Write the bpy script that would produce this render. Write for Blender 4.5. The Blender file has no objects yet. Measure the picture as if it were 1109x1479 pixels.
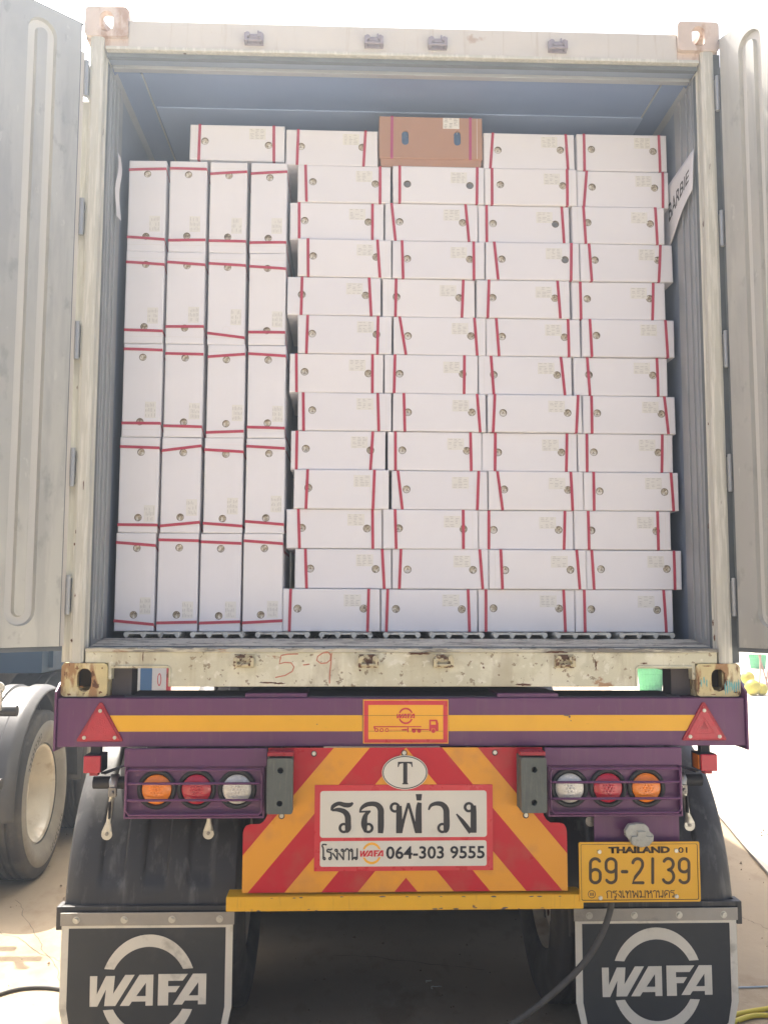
import bpy, bmesh, math, random
from mathutils import Vector, Matrix
from mathutils.geometry import tessellate_polygon
R = math.radians
rnd = random.Random(7)
SC = bpy.context.scene
C = SC.collection

# ------------------------------------------------------------------ camera, sky, sun, exposure
B = 1.32                                    # height of the container's underside above the ground
CAM = Vector((-0.207, -3.4711, B + 0.3192))
YAW, PIT, ROL, FPX, PW, PH = -0.0371, 0.0991, 0.0032, 1382.3, 1109.0, 1479.0
fw = Vector((-math.sin(YAW) * math.cos(PIT), math.cos(YAW) * math.cos(PIT), math.sin(PIT)))
r0 = Vector((math.cos(YAW), math.sin(YAW), 0)); u0 = r0.cross(fw)
rt = r0 * math.cos(ROL) + u0 * math.sin(ROL); up = u0 * math.cos(ROL) - r0 * math.sin(ROL)
cam = bpy.data.objects.new('camera', bpy.data.cameras.new('camera')); C.objects.link(cam)
cam.matrix_world = Matrix(((rt.x, up.x, -fw.x, CAM.x), (rt.y, up.y, -fw.y, CAM.y), (rt.z, up.z, -fw.z, CAM.z), (0, 0, 0, 1)))
cam.data.sensor_fit = 'VERTICAL'; cam.data.sensor_height = 36; cam.data.sensor_width = 36
cam.data.lens = 36 * FPX / PH
cam.data.clip_end = 3000; cam.data.clip_start = 0.05
SC.camera = cam

SUN_DIR = Vector((0.47, -0.80, -1.42)).normalized()      # the way the light travels: from behind the container, left
elev = math.asin(-SUN_DIR.z); az = math.atan2(-SUN_DIR.x, -SUN_DIR.y)   # azimuth from +y towards +x
w = bpy.data.worlds.new('World'); SC.world = w; w.use_nodes = True
nt = w.node_tree; bg = nt.nodes['Background']
sky = nt.nodes.new('ShaderNodeTexSky'); sky.sky_type = 'NISHITA'; sky.sun_disc = False
sky.sun_elevation = elev; sky.sun_rotation = az
sky.altitude = 0; sky.air_density = 0.55; sky.dust_density = 8.0; sky.ozone_density = 1.0
nt.links.new(sky.outputs[0], bg.inputs[0]); bg.inputs[1].default_value = 0.14
sun = bpy.data.lights.new('sun', 'SUN'); sun.energy = 4.0; sun.angle = R(0.6); sun.color = (1, 0.94, 0.84)
so = bpy.data.objects.new('sun', sun); C.objects.link(so)
so.rotation_euler = (-SUN_DIR).to_track_quat('Z', 'Y').to_euler()
SC.view_settings.view_transform = 'Standard'; SC.view_settings.look = 'None'
SC.view_settings.gamma = 1; SC.view_settings.use_curve_mapping = False
SC.view_settings.exposure = 1.5
SC.cycles.max_bounces = 10; SC.cycles.diffuse_bounces = 6
SC.cycles.use_denoising = True

# ------------------------------------------------------------------ helpers
def at(px, py, Y):                          # the point of plane y = Y that the photo shows at a pixel
    d = fw + rt * ((px - PW / 2) / FPX) - up * ((py - PH / 2) / FPX)
    return CAM + d * ((Y - CAM.y) / d.y)
def atz(px, py, Z):
    d = fw + rt * ((px - PW / 2) / FPX) - up * ((py - PH / 2) / FPX)
    return CAM + d * ((Z - CAM.z) / d.z)
def xz(px, py, Y):
    p = at(px, py, Y); return (p.x, p.z)

class MB:
    def __init__(s): s.v = []; s.f = []
    def add(s, vs, fs):
        n = len(s.v); s.v += [tuple(v) for v in vs]; s.f += [tuple(n + i for i in f) for f in fs]; return s
    def box(s, x0, x1, y0, y1, z0, z1):
        if x0 > x1: x0, x1 = x1, x0
        if y0 > y1: y0, y1 = y1, y0
        if z0 > z1: z0, z1 = z1, z0
        return s.add([(x0, y0, z0), (x1, y0, z0), (x1, y1, z0), (x0, y1, z0), (x0, y0, z1), (x1, y0, z1), (x1, y1, z1), (x0, y1, z1)],
                     [(0, 3, 2, 1), (4, 5, 6, 7), (0, 1, 5, 4), (1, 2, 6, 5), (2, 3, 7, 6), (3, 0, 4, 7)])
    def plate(s, outer, holes, a0, a1, axis='y'):
        """a slab with holes: 2D outlines extruded from a0 to a1 along an axis"""
        def m(p, a):
            return {'y': (p[0], a, p[1]), 'x': (a, p[0], p[1]), 'z': (p[0], p[1], a)}[axis]
        loops = [list(outer)] + [list(h) for h in holes]
        tris = tessellate_polygon([[Vector((p[0], p[1], 0)) for p in l] for l in loops])
        flat = [p for l in loops for p in l]; n = len(flat)
        fs = [tuple(t) for t in tris] + [tuple(i + n for i in reversed(t)) for t in tris]
        k = 0
        for l in loops:
            m_ = len(l)
            for i in range(m_):
                j = (i + 1) % m_; fs.append((k + i, k + j, k + j + n, k + i + n))
            k += m_
        return s.add([m(p, a0) for p in flat] + [m(p, a1) for p in flat], fs)
    def cyl(s, c, r, h0, h1, axis='y', n=24, r2=None):
        r2 = r if r2 is None else r2; vs = []
        for h, rr in ((h0, r), (h1, r2)):
            for i in range(n):
                a = 2 * math.pi * i / n; p, q = rr * math.cos(a), rr * math.sin(a)
                vs.append({'y': (c[0] + p, h, c[1] + q), 'x': (h, c[0] + p, c[1] + q), 'z': (c[0] + p, c[1] + q, h)}[axis])
        return s.add(vs, [tuple(range(n)), tuple(range(2 * n - 1, n - 1, -1))] + [(i, (i + 1) % n, (i + 1) % n + n, i + n) for i in range(n)])
    def tube(s, pts, r, n=8):
        pts = [Vector(p) for p in pts]; vs = []; m = len(pts)
        prev = None
        for i, p in enumerate(pts):
            t = (pts[min(i + 1, m - 1)] - pts[max(i - 1, 0)]).normalized()
            a = Vector((0, 0, 1)) if abs(t.z) < 0.9 else Vector((1, 0, 0))
            if prev is not None: a = prev
            b = t.cross(a).normalized(); a = b.cross(t).normalized(); prev = a
            rr = r[i] if isinstance(r, (list, tuple)) else r
            vs += [p + (a * math.cos(2 * math.pi * k / n) + b * math.sin(2 * math.pi * k / n)) * rr for k in range(n)]
        fs = [(i * n + k, i * n + (k + 1) % n, (i + 1) * n + (k + 1) % n, (i + 1) * n + k) for i in range(m - 1) for k in range(n)]
        fs += [tuple(range(n - 1, -1, -1)), tuple((m - 1) * n + k for k in range(n))]
        return s.add(vs, fs)
    def lathe(s, prof, c, axis='x', n=48):
        """prof: (radius, height) pairs spun round an axis through c"""
        vs = []
        for (r_, h) in prof:
            for i in range(n):
                a = 2 * math.pi * i / n; p, q = r_ * math.cos(a), r_ * math.sin(a)
                vs.append({'x': (c[0] + h, c[1] + p, c[2] + q), 'y': (c[0] + p, c[1] + h, c[2] + q), 'z': (c[0] + p, c[1] + q, c[2] + h)}[axis])
        m = len(prof)
        return s.add(vs, [(i * n + k, i * n + (k + 1) % n, (i + 1) * n + (k + 1) % n, (i + 1) * n + k) for i in range(m - 1) for k in range(n)])
    def grid(s, fn, nu, nv):
        return s.add([fn(i / nu, j / nv) for j in range(nv + 1) for i in range(nu + 1)],
                     [(j * (nu + 1) + i, j * (nu + 1) + i + 1, (j + 1) * (nu + 1) + i + 1, (j + 1) * (nu + 1) + i) for j in range(nv) for i in range(nu)])
    def mesh(s, name, smooth=None):
        me = bpy.data.meshes.new(name); me.from_pydata(s.v, [], s.f); me.update()
        bm = bmesh.new(); bm.from_mesh(me); bmesh.ops.recalc_face_normals(bm, faces=bm.faces); bm.to_mesh(me); bm.free()
        if smooth is not None:
            me.shade_smooth(); me.set_sharp_from_angle(angle=R(smooth))
        return me
    def build(s, name, mat, parent=None, smooth=None, bevel=None):
        return link(name, s.mesh(name, smooth), mat, parent, bevel)

def link(name, me, mat, parent=None, bevel=None):
    o = bpy.data.objects.new(name, me); C.objects.link(o)
    if mat is not None and not me.materials: me.materials.append(mat)
    if parent is not None: o.parent = parent
    if bevel:
        b = o.modifiers.new('edge', 'BEVEL'); b.width = bevel; b.segments = 2; b.limit_method = 'ANGLE'; b.angle_limit = R(35)
    return o
def empty(name, loc=(0, 0, 0)):
    o = bpy.data.objects.new(name, None); C.objects.link(o); o.empty_display_size = 0.1; o.location = loc; return o
def tag(o, label=None, cat=None, group=None, kind=None):
    if label: o['label'] = label
    if cat: o['category'] = cat
    if group: o['group'] = group
    if kind: o['kind'] = kind
    return o
def rect(x0, x1, z0, z1): return [(x0, z0), (x1, z0), (x1, z1), (x0, z1)]
def circ(cx, cz, r, n=20, rz=None): return [(cx + r * math.cos(2 * math.pi * i / n), cz + (rz or r) * math.sin(2 * math.pi * i / n)) for i in range(n)]
def rrect(x0, x1, z0, z1, r, n=5):
    out = []
    for cx, cz, a in ((x1 - r, z1 - r, 0), (x0 + r, z1 - r, 90), (x0 + r, z0 + r, 180), (x1 - r, z0 + r, 270)):
        for i in range(n + 1):
            t = R(a + 90 * i / n); out.append((cx + r * math.cos(t), cz + r * math.sin(t)))
    return out
def ribbon(pts, wd, closed=False):
    """outline of a stroke along 2D points"""
    n = len(pts); L, Rr = [], []
    for i in range(n):
        a = Vector(pts[max(i - 1, 0)]); b = Vector(pts[min(i + 1, n - 1)])
        t = (b - a).normalized(); nn = Vector((-t.y, t.x)) * wd / 2
        p = Vector(pts[i]); L.append(p + nn); Rr.append(p - nn)
    return L, Rr
def stroke(mb, pts, wd, y0, y1):
    """a flat raised stroke with round ends"""
    L, Q = ribbon(pts, wd); n = len(pts)
    vs = [(p.x, y0, p.y) for p in L] + [(p.x, y0, p.y) for p in Q] + [(p.x, y1, p.y) for p in L] + [(p.x, y1, p.y) for p in Q]
    fs = []
    for i in range(n - 1):
        fs += [(i, i + 1, n + i + 1, n + i), (2 * n + i, 3 * n + i, 3 * n + i + 1, 2 * n + i + 1), (i, 2 * n + i, 2 * n + i + 1, i + 1), (n + i, n + i + 1, 3 * n + i + 1, 3 * n + i)]
    mb.add(vs, fs)
    for p in (pts[0], pts[-1]): mb.cyl(p, wd / 2 * 0.995, y0 - 0.00005, y1, 'y', 10)
def arc(cx, cz, rx, rz, a0, a1, n=14):
    return [(cx + rx * math.cos(R(a0 + (a1 - a0) * i / n)), cz + rz * math.sin(R(a0 + (a1 - a0) * i / n))) for i in range(n + 1)]

# ------------------------------------------------------------------ materials
def _n(nt, t, **k):
    n = nt.nodes.new(t)
    for a, b in k.items(): setattr(n, a, b)
    return n
def mat(name, col, rough=0.6, metal=0.0, var=0.12, vscale=6.0, bump=0.0, bscale=60.0, layers=(), stretch=(1, 1, 1), trans=0.0, spec=0.5, coat=0.0):
    """layers: (colour, noise scale, threshold, softness, stretch, amount) drawn over the base"""
    m = bpy.data.materials.new(name); m.use_nodes = True; nt = m.node_tree
    bs = nt.nodes['Principled BSDF']; tc = _n(nt, 'ShaderNodeTexCoord')
    bs.inputs['Roughness'].default_value = rough; bs.inputs['Metallic'].default_value = metal
    bs.inputs['Specular IOR Level'].default_value = spec
    bs.inputs['Transmission Weight'].default_value = trans; bs.inputs['Coat Weight'].default_value = coat
    def noise(scale, st, detail=5.0, off=0.0):
        mp = _n(nt, 'ShaderNodeMapping'); mp.inputs['Scale'].default_value = st; mp.inputs['Location'].default_value = (off, off * 0.7, off * 1.3)
        nt.links.new(tc.outputs['Object'], mp.inputs[0])
        no = _n(nt, 'ShaderNodeTexNoise'); no.inputs['Scale'].default_value = scale; no.inputs['Detail'].default_value = detail; no.inputs['Roughness'].default_value = 0.6
        nt.links.new(mp.outputs[0], no.inputs['Vector']); return no.outputs['Fac']
    def mixc(fac, a, b):
        mx = _n(nt, 'ShaderNodeMix'); mx.data_type = 'RGBA'
        if hasattr(fac, 'links'): nt.links.new(fac, mx.inputs[0])
        else: mx.inputs[0].default_value = fac
        for s, v in ((6, a), (7, b)):
            if hasattr(v, 'links'): nt.links.new(v, mx.inputs[s])
            else: mx.inputs[s].default_value = (*v[:3], 1)
        return mx.outputs[2]
    c = tuple(col)
    cur = mixc(noise(vscale, stretch), [x * (1 - var * 1.6) for x in c], [min(1, x * (1 + var * 1.6)) for x in c]) if var else c
    for k, (lc, sc, th, soft, st, amt) in enumerate(layers):
        f = noise(sc, st, 6.0, 3.1 * (k + 1))
        mr = _n(nt, 'ShaderNodeMapRange'); mr.inputs['From Min'].default_value = th; mr.inputs['From Max'].default_value = th + soft
        mr.inputs['To Max'].default_value = amt; nt.links.new(f, mr.inputs[0])
        cur = mixc(mr.outputs[0], cur, lc)
    if hasattr(cur, 'links'): nt.links.new(cur, bs.inputs['Base Color'])
    else: bs.inputs['Base Color'].default_value = (*cur[:3], 1)
    if bump:
        bp = _n(nt, 'ShaderNodeBump'); bp.inputs['Strength'].default_value = bump; bp.inputs['Distance'].default_value = 0.004
        nt.links.new(noise(bscale, stretch, 4.0, 1.7), bp.inputs['Height']); nt.links.new(bp.outputs[0], bs.inputs['Normal'])
    if rough > 0.15:
        mr = _n(nt, 'ShaderNodeMapRange'); mr.inputs['To Min'].default_value = max(0.05, rough - 0.12); mr.inputs['To Max'].default_value = min(1, rough + 0.12)
        nt.links.new(noise(vscale * 2.3, (1, 1, 1), 4.0, 9.0), mr.inputs[0]); nt.links.new(mr.outputs[0], bs.inputs['Roughness'])
    m['base'] = 1
    return m
V = (14, 14, 0.9)      # streaks that run down
M = {}
RUST, RUSTL = (0.10, 0.035, 0.012), (0.30, 0.14, 0.05)
M['cream'] = mat('cream container paint', (0.58, 0.57, 0.43), 0.5, 0, 0.12, 3, 0.25, 40, [((0.70, 0.69, 0.55), 7, 0.50, 0.06, (1, 1, 1), 0.7), ((0.42, 0.37, 0.21), 3, 0.56, 0.14, V, 0.3), ((0.45, 0.41, 0.27), 2.2, 0.52, 0.1, (1, 1, 2), 0.5), ((0.74, 0.73, 0.62), 26, 0.60, 0.03, (1, 1, 1), 0.6), ((0.22, 0.17, 0.10), 40, 0.62, 0.02, (1, 1, 1), 0.8), ((0.36, 0.32, 0.22), 5, 0.55, 0.07, (1.5, 1, 0.5), 0.45), (RUSTL, 8, 0.66, 0.04, (1, 1, 1.6), 0.8), (RUST, 30, 0.69, 0.03, (1, 1, 1), 0.9)])
M['cream_clean'] = mat('faded cream paint', (0.58, 0.555, 0.50), 0.55, 0, 0.08, 3, 0.15, 40, [((0.42, 0.36, 0.27), 3, 0.58, 0.14, V, 0.5), (RUSTL, 7, 0.66, 0.06, (1, 1, 1), 0.5)])
M['casting'] = mat('rusty cream casting paint', (0.58, 0.50, 0.26), 0.55, 0, 0.18, 14, 0.5, 50, [((0.68, 0.62, 0.40), 16, 0.5, 0.06, (1, 1, 0.4), 0.8), (RUSTL, 15, 0.52, 0.07, (1, 1, 0.35), 0.85), ((0.24, 0.12, 0.05), 12, 0.56, 0.06, (1.5, 1, 0.5), 0.8), (RUST, 22, 0.60, 0.03, (1, 1, 0.6), 0.95)])
M['casting_top'] = mat('weathered top casting paint', (0.60, 0.50, 0.42), 0.6, 0, 0.15, 8, 0.3, 50, [(RUSTL, 9, 0.56, 0.1, (1, 1, 0.5), 0.7)])
M['casting_dark'] = mat('dark recess shade', (0.10, 0.09, 0.09), 0.8)
M['rust2'] = mat('brown rust stain', (0.22, 0.11, 0.045), 0.8, 0, 0.3, 30, 0.5, 60)
M['rust'] = mat('rusty steel', (0.12, 0.05, 0.025), 0.8, 0.2, 0.3, 30, 0.6, 80)
M['post'] = mat('worn door post paint', (0.53, 0.53, 0.46), 0.5, 0, 0.08, 3, 0.25, 40, [((0.70, 0.69, 0.62), 6, 0.5, 0.1, V, 0.6), ((0.34, 0.32, 0.25), 5, 0.60, 0.12, V, 0.5), (RUST, 14, 0.69, 0.03, (1, 1, 0.4), 0.9)])
M['gasket'] = mat('grey rubber gasket', (0.12, 0.14, 0.15), 0.55, 0, 0.2, 8, 0.1, 60)
M['alu'] = mat('dull aluminium', (0.38, 0.40, 0.41), 0.45, 0.45, 0.10, 5, 0.2, 40, [((0.22, 0.22, 0.22), 5, 0.6, 0.14, V, 0.35)])
M['liner'] = mat('blue grey wall liner', (0.22, 0.27, 0.35), 0.4, 0.2, 0.05, 2, 0.05, 20)  # blue here and in the ceiling colours stands in for veiling glare
M['ceiling'] = mat('blue grey ceiling liner', (0.165, 0.235, 0.40), 0.45, 0.1, 0.05, 2)
M['ceiling2'] = mat('lighter blue grey ceiling panel', (0.28, 0.37, 0.56), 0.45, 0.1, 0.05, 2)
M['door'] = mat('scuffed door liner', (0.45, 0.455, 0.42), 0.40, 0.3, 0.10, 1.6, 0.06, 14, [((0.56, 0.56, 0.50), 2.5, 0.48, 0.15, (1, 1, 0.5), 0.6), ((0.34, 0.345, 0.33), 4, 0.52, 0.12, (3, 3, 0.35), 0.5), ((0.22, 0.23, 0.22), 9, 0.60, 0.09, (1.3, 1.3, 0.8), 0.4), ((0.60, 0.60, 0.54), 30, 0.66, 0.03, (1, 1, 0.5), 0.5), ((0.22, 0.22, 0.21), 11, 0.64, 0.09, (1, 1, 0.7), 0.5), ((0.12, 0.12, 0.12), 60, 0.74, 0.02, (1, 1, 1), 0.7)])
M['outer'] = mat('white container side paint', (0.6, 0.6, 0.56), 0.5, 0, 0.1, 1)
M['floorT'] = mat('worn aluminium floor bars', (0.68, 0.68, 0.60), 0.5, 0.2, 0.2, 20, 0.5, 60, [((0.20, 0.20, 0.19), 20, 0.56, 0.08, (1, 1, 1), 0.7)])
M['pan'] = mat('dark blue floor pan', (0.04, 0.07, 0.13), 0.6)
M['sillstrip'] = mat('scuffed threshold plate', (0.58, 0.56, 0.48), 0.6, 0.0, 0.2, 8, 0.3, 60, [((0.16, 0.15, 0.13), 9, 0.52, 0.06, (0.6, 3, 2), 0.75), ((0.10, 0.09, 0.08), 60, 0.60, 0.03, (0.6, 1, 2), 0.8), ((0.6, 0.58, 0.5), 8, 0.6, 0.08, (0.3, 1, 2), 0.7)])
M['sillrust'] = mat('peeling sill edge', (0.52, 0.50, 0.40), 0.6, 0, 0.2, 9, 0.6, 60, [((0.16, 0.15, 0.13), 7, 0.50, 0.06, (0.5, 1, 3), 0.9), (RUSTL, 9, 0.60, 0.05, (0.6, 1, 2), 0.8), (RUST, 10, 0.66, 0.03, (0.6, 1, 2), 0.9)])
def cardmat(name, c):
    return mat(name, c, 0.7, 0, 0.03, 5, 0.35, 9, [((c[0] * 0.86, c[1] * 0.85, c[2] * 0.82), 5, 0.66, 0.12, (1, 1, 1), 0.45)], stretch=(1, 1, 1), spec=0.3)
M['card'] = cardmat('white cardboard', (0.79, 0.795, 0.83)); M['card2'] = cardmat('cool white cardboard', (0.775, 0.78, 0.82)); M['card3'] = cardmat('creamy white cardboard', (0.80, 0.80, 0.825))
M['kraft'] = mat('brown cardboard', (0.43, 0.25, 0.17), 0.8, 0, 0.06, 6, 0.1, 20, spec=0.2)
M['strap'] = mat('red plastic strap', (0.46, 0.045, 0.085), 0.4, 0, 0.08, 30, 0.1, 200)
M['strap2'] = mat('purple red plastic strap', (0.42, 0.06, 0.16), 0.4, 0, 0.08, 30)
M['hole'] = mat('wrapped fruit in hand hole', (0.50, 0.45, 0.34), 0.5, 0, 0.3, 90, 0.9, 70, [((0.80, 0.79, 0.75), 75, 0.50, 0.05, (1, 1, 1), 0.9), ((0.16, 0.12, 0.08), 85, 0.56, 0.05, (1, 1, 1), 0.85)])
M['cut'] = mat('cut board edge with painted shade', (0.22, 0.19, 0.15), 0.8)
M['holedark'] = mat('dark hand hole', (0.20, 0.21, 0.22), 0.6, 0, 0.3, 60, 0.5, 70)
M['flush'] = mat('uncut cardboard disc', (0.74, 0.74, 0.72), 0.8)
M['bluehole'] = mat('blue bag in hand hole', (0.06, 0.12, 0.22), 0.4, 0, 0.3, 40, 0.6, 60, [((0.5, 0.42, 0.34), 40, 0.6, 0.05, (1, 1, 1), 0.7)])
M['label'] = mat('sticker paper', (0.75, 0.75, 0.715), 0.6, 0, 0.03, 20)
M['print'] = mat('pale grey print', (0.50, 0.50, 0.50), 0.7, 0, 0)
M['kprint'] = mat('dark grey print', (0.30, 0.30, 0.30), 0.7, 0, 0)
M['paper'] = mat('white paper', (0.78, 0.78, 0.80), 0.6, 0, 0.02, 10)
M['ink'] = mat('black ink', (0.02, 0.02, 0.022), 0.5, 0, 0)
M['purple'] = mat('purple trailer paint', (0.125, 0.036, 0.112), 0.42, 0, 0.12, 5, 0.08, 30, [((0.16, 0.08, 0.12), 3, 0.52, 0.2, V, 0.45), ((0.26, 0.21, 0.2), 12, 0.68, 0.06, V, 0.5)])
M['purple_dark'] = mat('dusty dark purple steel', (0.10, 0.09, 0.10), 0.7, 0, 0.2, 8, 0.2, 40, [((0.16, 0.14, 0.13), 8, 0.52, 0.15, (1, 1, 1), 0.6)])
M['chassis'] = mat('black chassis paint', (0.03, 0.03, 0.035), 0.6, 0, 0.2, 8)
M['yellow'] = mat('yellow reflective tape', (0.80, 0.42, 0.012), 0.35, 0, 0.06, 8, 0.03, 40, [((0.45, 0.24, 0.02), 14, 0.66, 0.06, (1, 1, 3), 0.5)])
M['barpaint'] = mat('chipped yellow bar paint', (0.78, 0.42, 0.012), 0.4, 0, 0.1, 8, 0.15, 40, [((0.45, 0.22, 0.03), 10, 0.6, 0.1, V, 0.5), ((0.10, 0.05, 0.06), 16, 0.68, 0.02, (0.7, 1, 1), 0.9)])
M['red'] = mat('red reflective paint', (0.58, 0.018, 0.035), 0.3, 0, 0.07, 10, 0.03, 40)
M['orange'] = mat('orange print', (0.86, 0.42, 0.02), 0.35, 0, 0.05, 10)
M['redlens'] = mat('red reflector plastic', (0.46, 0.010, 0.03), 0.22, 0, 0.12, 40, 0.5, 260, coat=0.4)
M['reddark'] = mat('deep red plastic', (0.34, 0.01, 0.025), 0.3, 0, 0.1, 30, 0.3, 200)
M['lred'] = mat('red lamp lens', (0.45, 0.01, 0.03), 0.2, 0, 0.15, 60, 0.3, 90, coat=0.5)
M['lamber'] = mat('amber lamp lens', (0.85, 0.22, 0.008), 0.2, 0, 0.12, 60, 0.3, 90, coat=0.5)
M['lclear'] = mat('clear lamp lens', (0.56, 0.55, 0.50), 0.2, 0.2, 0.2, 80, 0.4, 90, [((0.80, 0.79, 0.74), 60, 0.55, 0.08, (1, 1, 1), 0.6)], coat=0.5)
M['rubber'] = mat('black rubber', (0.020, 0.021, 0.023), 0.55, 0, 0.2, 10, 0.1, 60)
M['bumper'] = mat('grey green dusty rubber', (0.10, 0.115, 0.10), 0.6, 0, 0.2, 14, 0.3, 60, [((0.17, 0.17, 0.14), 10, 0.54, 0.12, V, 0.6)])
M['guard_grey'] = mat('dusty grey plastic', (0.07, 0.07, 0.068), 0.4, 0, 0.15, 3, 0.08, 30, [((0.15, 0.145, 0.135), 3, 0.5, 0.25, (1, 1, 1), 0.6)])
M['fender'] = mat('dusty black plastic', (0.042, 0.041, 0.038), 0.55, 0, 0.15, 3, 0.08, 30, [((0.15, 0.15, 0.14), 3, 0.54, 0.16, (9, 9, 0.7), 0.55), ((0.13, 0.125, 0.11), 2, 0.55, 0.12, (1, 1, 1), 0.45), ((0.22, 0.21, 0.19), 30, 0.66, 0.06, (1, 1, 0.25), 0.4)])
M['flap'] = mat('dark rubber mudflap', (0.030, 0.034, 0.035), 0.6, 0, 0.12, 5, 0.08, 40, [((0.09, 0.09, 0.085), 5, 0.6, 0.2, (1, 1, 1), 0.5)])
M['flapwhite'] = mat('dirty off white flap print', (0.66, 0.63, 0.52), 0.6, 0, 0.1, 8, 0.05, 40, [((0.28, 0.26, 0.2), 9, 0.58, 0.12, (1, 1, 1), 0.6)])
M['steelstrip'] = mat('dusty steel strip', (0.30, 0.29, 0.26), 0.45, 0.4, 0.15, 8, 0.1, 40, [((0.14, 0.13, 0.12), 7, 0.56, 0.1, (1, 1, 1), 0.6)])
M['zinc'] = mat('galvanised steel', (0.50, 0.50, 0.45), 0.35, 0.6, 0.12, 20, 0.15, 60)
M['whitep'] = mat('dusty white panel', (0.68, 0.66, 0.56), 0.45, 0, 0.05, 6, 0.02, 40, [((0.45, 0.43, 0.36), 6, 0.62, 0.15, (1, 1, 1), 0.5)])
M['dark'] = mat('charcoal lettering', (0.018, 0.02, 0.024), 0.45, 0, 0.1, 20)
M['plate'] = mat('yellow number plate', (0.72, 0.38, 0.008), 0.4, 0, 0.06, 9, 0.04, 40)
M['brown'] = mat('embossed brown lettering', (0.06, 0.036, 0.012), 0.5, 0, 0.1, 20)
M['lampglass'] = mat('frosted plate lamp', (0.30, 0.31, 0.27), 0.3, 0, 0.2, 30, 0.4, 60, coat=0.3)
M['tyre'] = mat('dusty tyre rubber', (0.045, 0.045, 0.045), 0.75, 0, 0.2, 6, 0.3, 60, [((0.15, 0.14, 0.12), 4, 0.48, 0.2, (1, 1, 1), 0.6)])
M['tyre_grey'] = mat('pale dusty sidewall', (0.26, 0.25, 0.22), 0.75, 0, 0.2, 6, 0.2, 60, [((0.40, 0.38, 0.32), 5, 0.5, 0.2, (1, 1, 1), 0.6)])
M['rim'] = mat('dusty white rim', (0.70, 0.66, 0.56), 0.4, 0.3, 0.12, 8, 0.1, 30, [((0.32, 0.22, 0.12), 6, 0.55, 0.15, (1, 1, 1), 0.6)])
M['blue'] = mat('dark blue truck paint', (0.012, 0.045, 0.085), 0.45, 0, 0.15, 3, 0.05, 20)
M['cable'] = mat('dusty black hose', (0.075, 0.072, 0.062), 0.6, 0, 0.25, 30, 0.3, 100)
M['rope_yellow'] = mat('yellow hose', (0.65, 0.52, 0.05), 0.5, 0, 0.1, 20)
M['rope_blue'] = mat('pale blue rope', (0.42, 0.50, 0.55), 0.7, 0, 0.1, 20)
M['ground'] = mat('dusty concrete yard', (0.36, 0.285, 0.185), 0.85, 0, 0.10, 1.2, 0.6, 18, [((0.42, 0.33, 0.21), 1.3, 0.5, 0.2, (1, 1, 1), 0.7), ((0.25, 0.175, 0.10), 2.2, 0.55, 0.08, (1, 0.6, 1), 0.55), ((0.30, 0.23, 0.14), 7, 0.58, 0.06, (1.6, 0.7, 1), 0.5), ((0.18, 0.13, 0.08), 26, 0.66, 0.05, (1, 1, 1), 0.5)])
M['slab'] = mat('glare pale concrete', (0.60, 0.55, 0.45), 0.8, 0, 0.08, 1.5, 0.5, 18, [((0.46, 0.40, 0.30), 2.6, 0.56, 0.08, (1, 0.6, 1), 0.6)])

# warning board: slanted stripes printed on the sheet, each band 0.1476 m along the centre line
def stripe_mat():
    m = mat('red and orange warning stripes', (0.5, 0, 0), 0.32, 0, 0.0, 4, 0.03, 30)
    nt = m.node_tree; bs = nt.nodes['Principled BSDF']; tc = _n(nt, 'ShaderNodeTexCoord'); sp = _n(nt, 'ShaderNodeSeparateXYZ')
    nt.links.new(tc.outputs['Object'], sp.inputs[0])
    def mth(op, a, b=None):
        n = _n(nt, 'ShaderNodeMath', operation=op)
        for i, v in enumerate((a, b)):
            if v is None: continue
            if hasattr(v, 'links'): nt.links.new(v, n.inputs[i])
            else: n.inputs[i].default_value = v
        return n.outputs[0]
    s = mth('SUBTRACT', mth('SUBTRACT', B - 0.171, sp.outputs[2]), mth('MULTIPLY', mth('ABSOLUTE', sp.outputs[0]), 1.17))
    f = mth('FRACT', mth('ADD', mth('DIVIDE', s, 0.2952), 10.0))
    fac = mth('LESS_THAN', f, 0.5)
    far = mth('GREATER_THAN', s, -0.2952); fac = mth('MULTIPLY', fac, far)
    mx = _n(nt, 'ShaderNodeMix'); mx.data_type = 'RGBA'; nt.links.new(fac, mx.inputs[0])
    mx.inputs[6].default_value = (0.50, 0.008, 0.024, 1); mx.inputs[7].default_value = (0.76, 0.33, 0.030, 1)
    no = _n(nt, 'ShaderNodeTexNoise'); no.inputs['Scale'].default_value = 9; no.inputs['Detail'].default_value = 6; nt.links.new(tc.outputs['Object'], no.inputs['Vector'])
    mr = _n(nt, 'ShaderNodeMapRange'); mr.inputs['From Min'].default_value = 0.5; mr.inputs['From Max'].default_value = 0.8; mr.inputs['To Max'].default_value = 0.45; nt.links.new(no.outputs['Fac'], mr.inputs[0])
    m2 = _n(nt, 'ShaderNodeMix'); m2.data_type = 'RGBA'; nt.links.new(mr.outputs[0], m2.inputs[0]); nt.links.new(mx.outputs[2], m2.inputs[6]); m2.inputs[7].default_value = (0.33, 0.16, 0.09, 1)
    nt.links.new(m2.outputs[2], bs.inputs['Base Color']); return m
M['stripes'] = stripe_mat(); M['stripes'].node_tree.nodes['Principled BSDF'].inputs['Specular IOR Level'].default_value = 0.3

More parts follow.
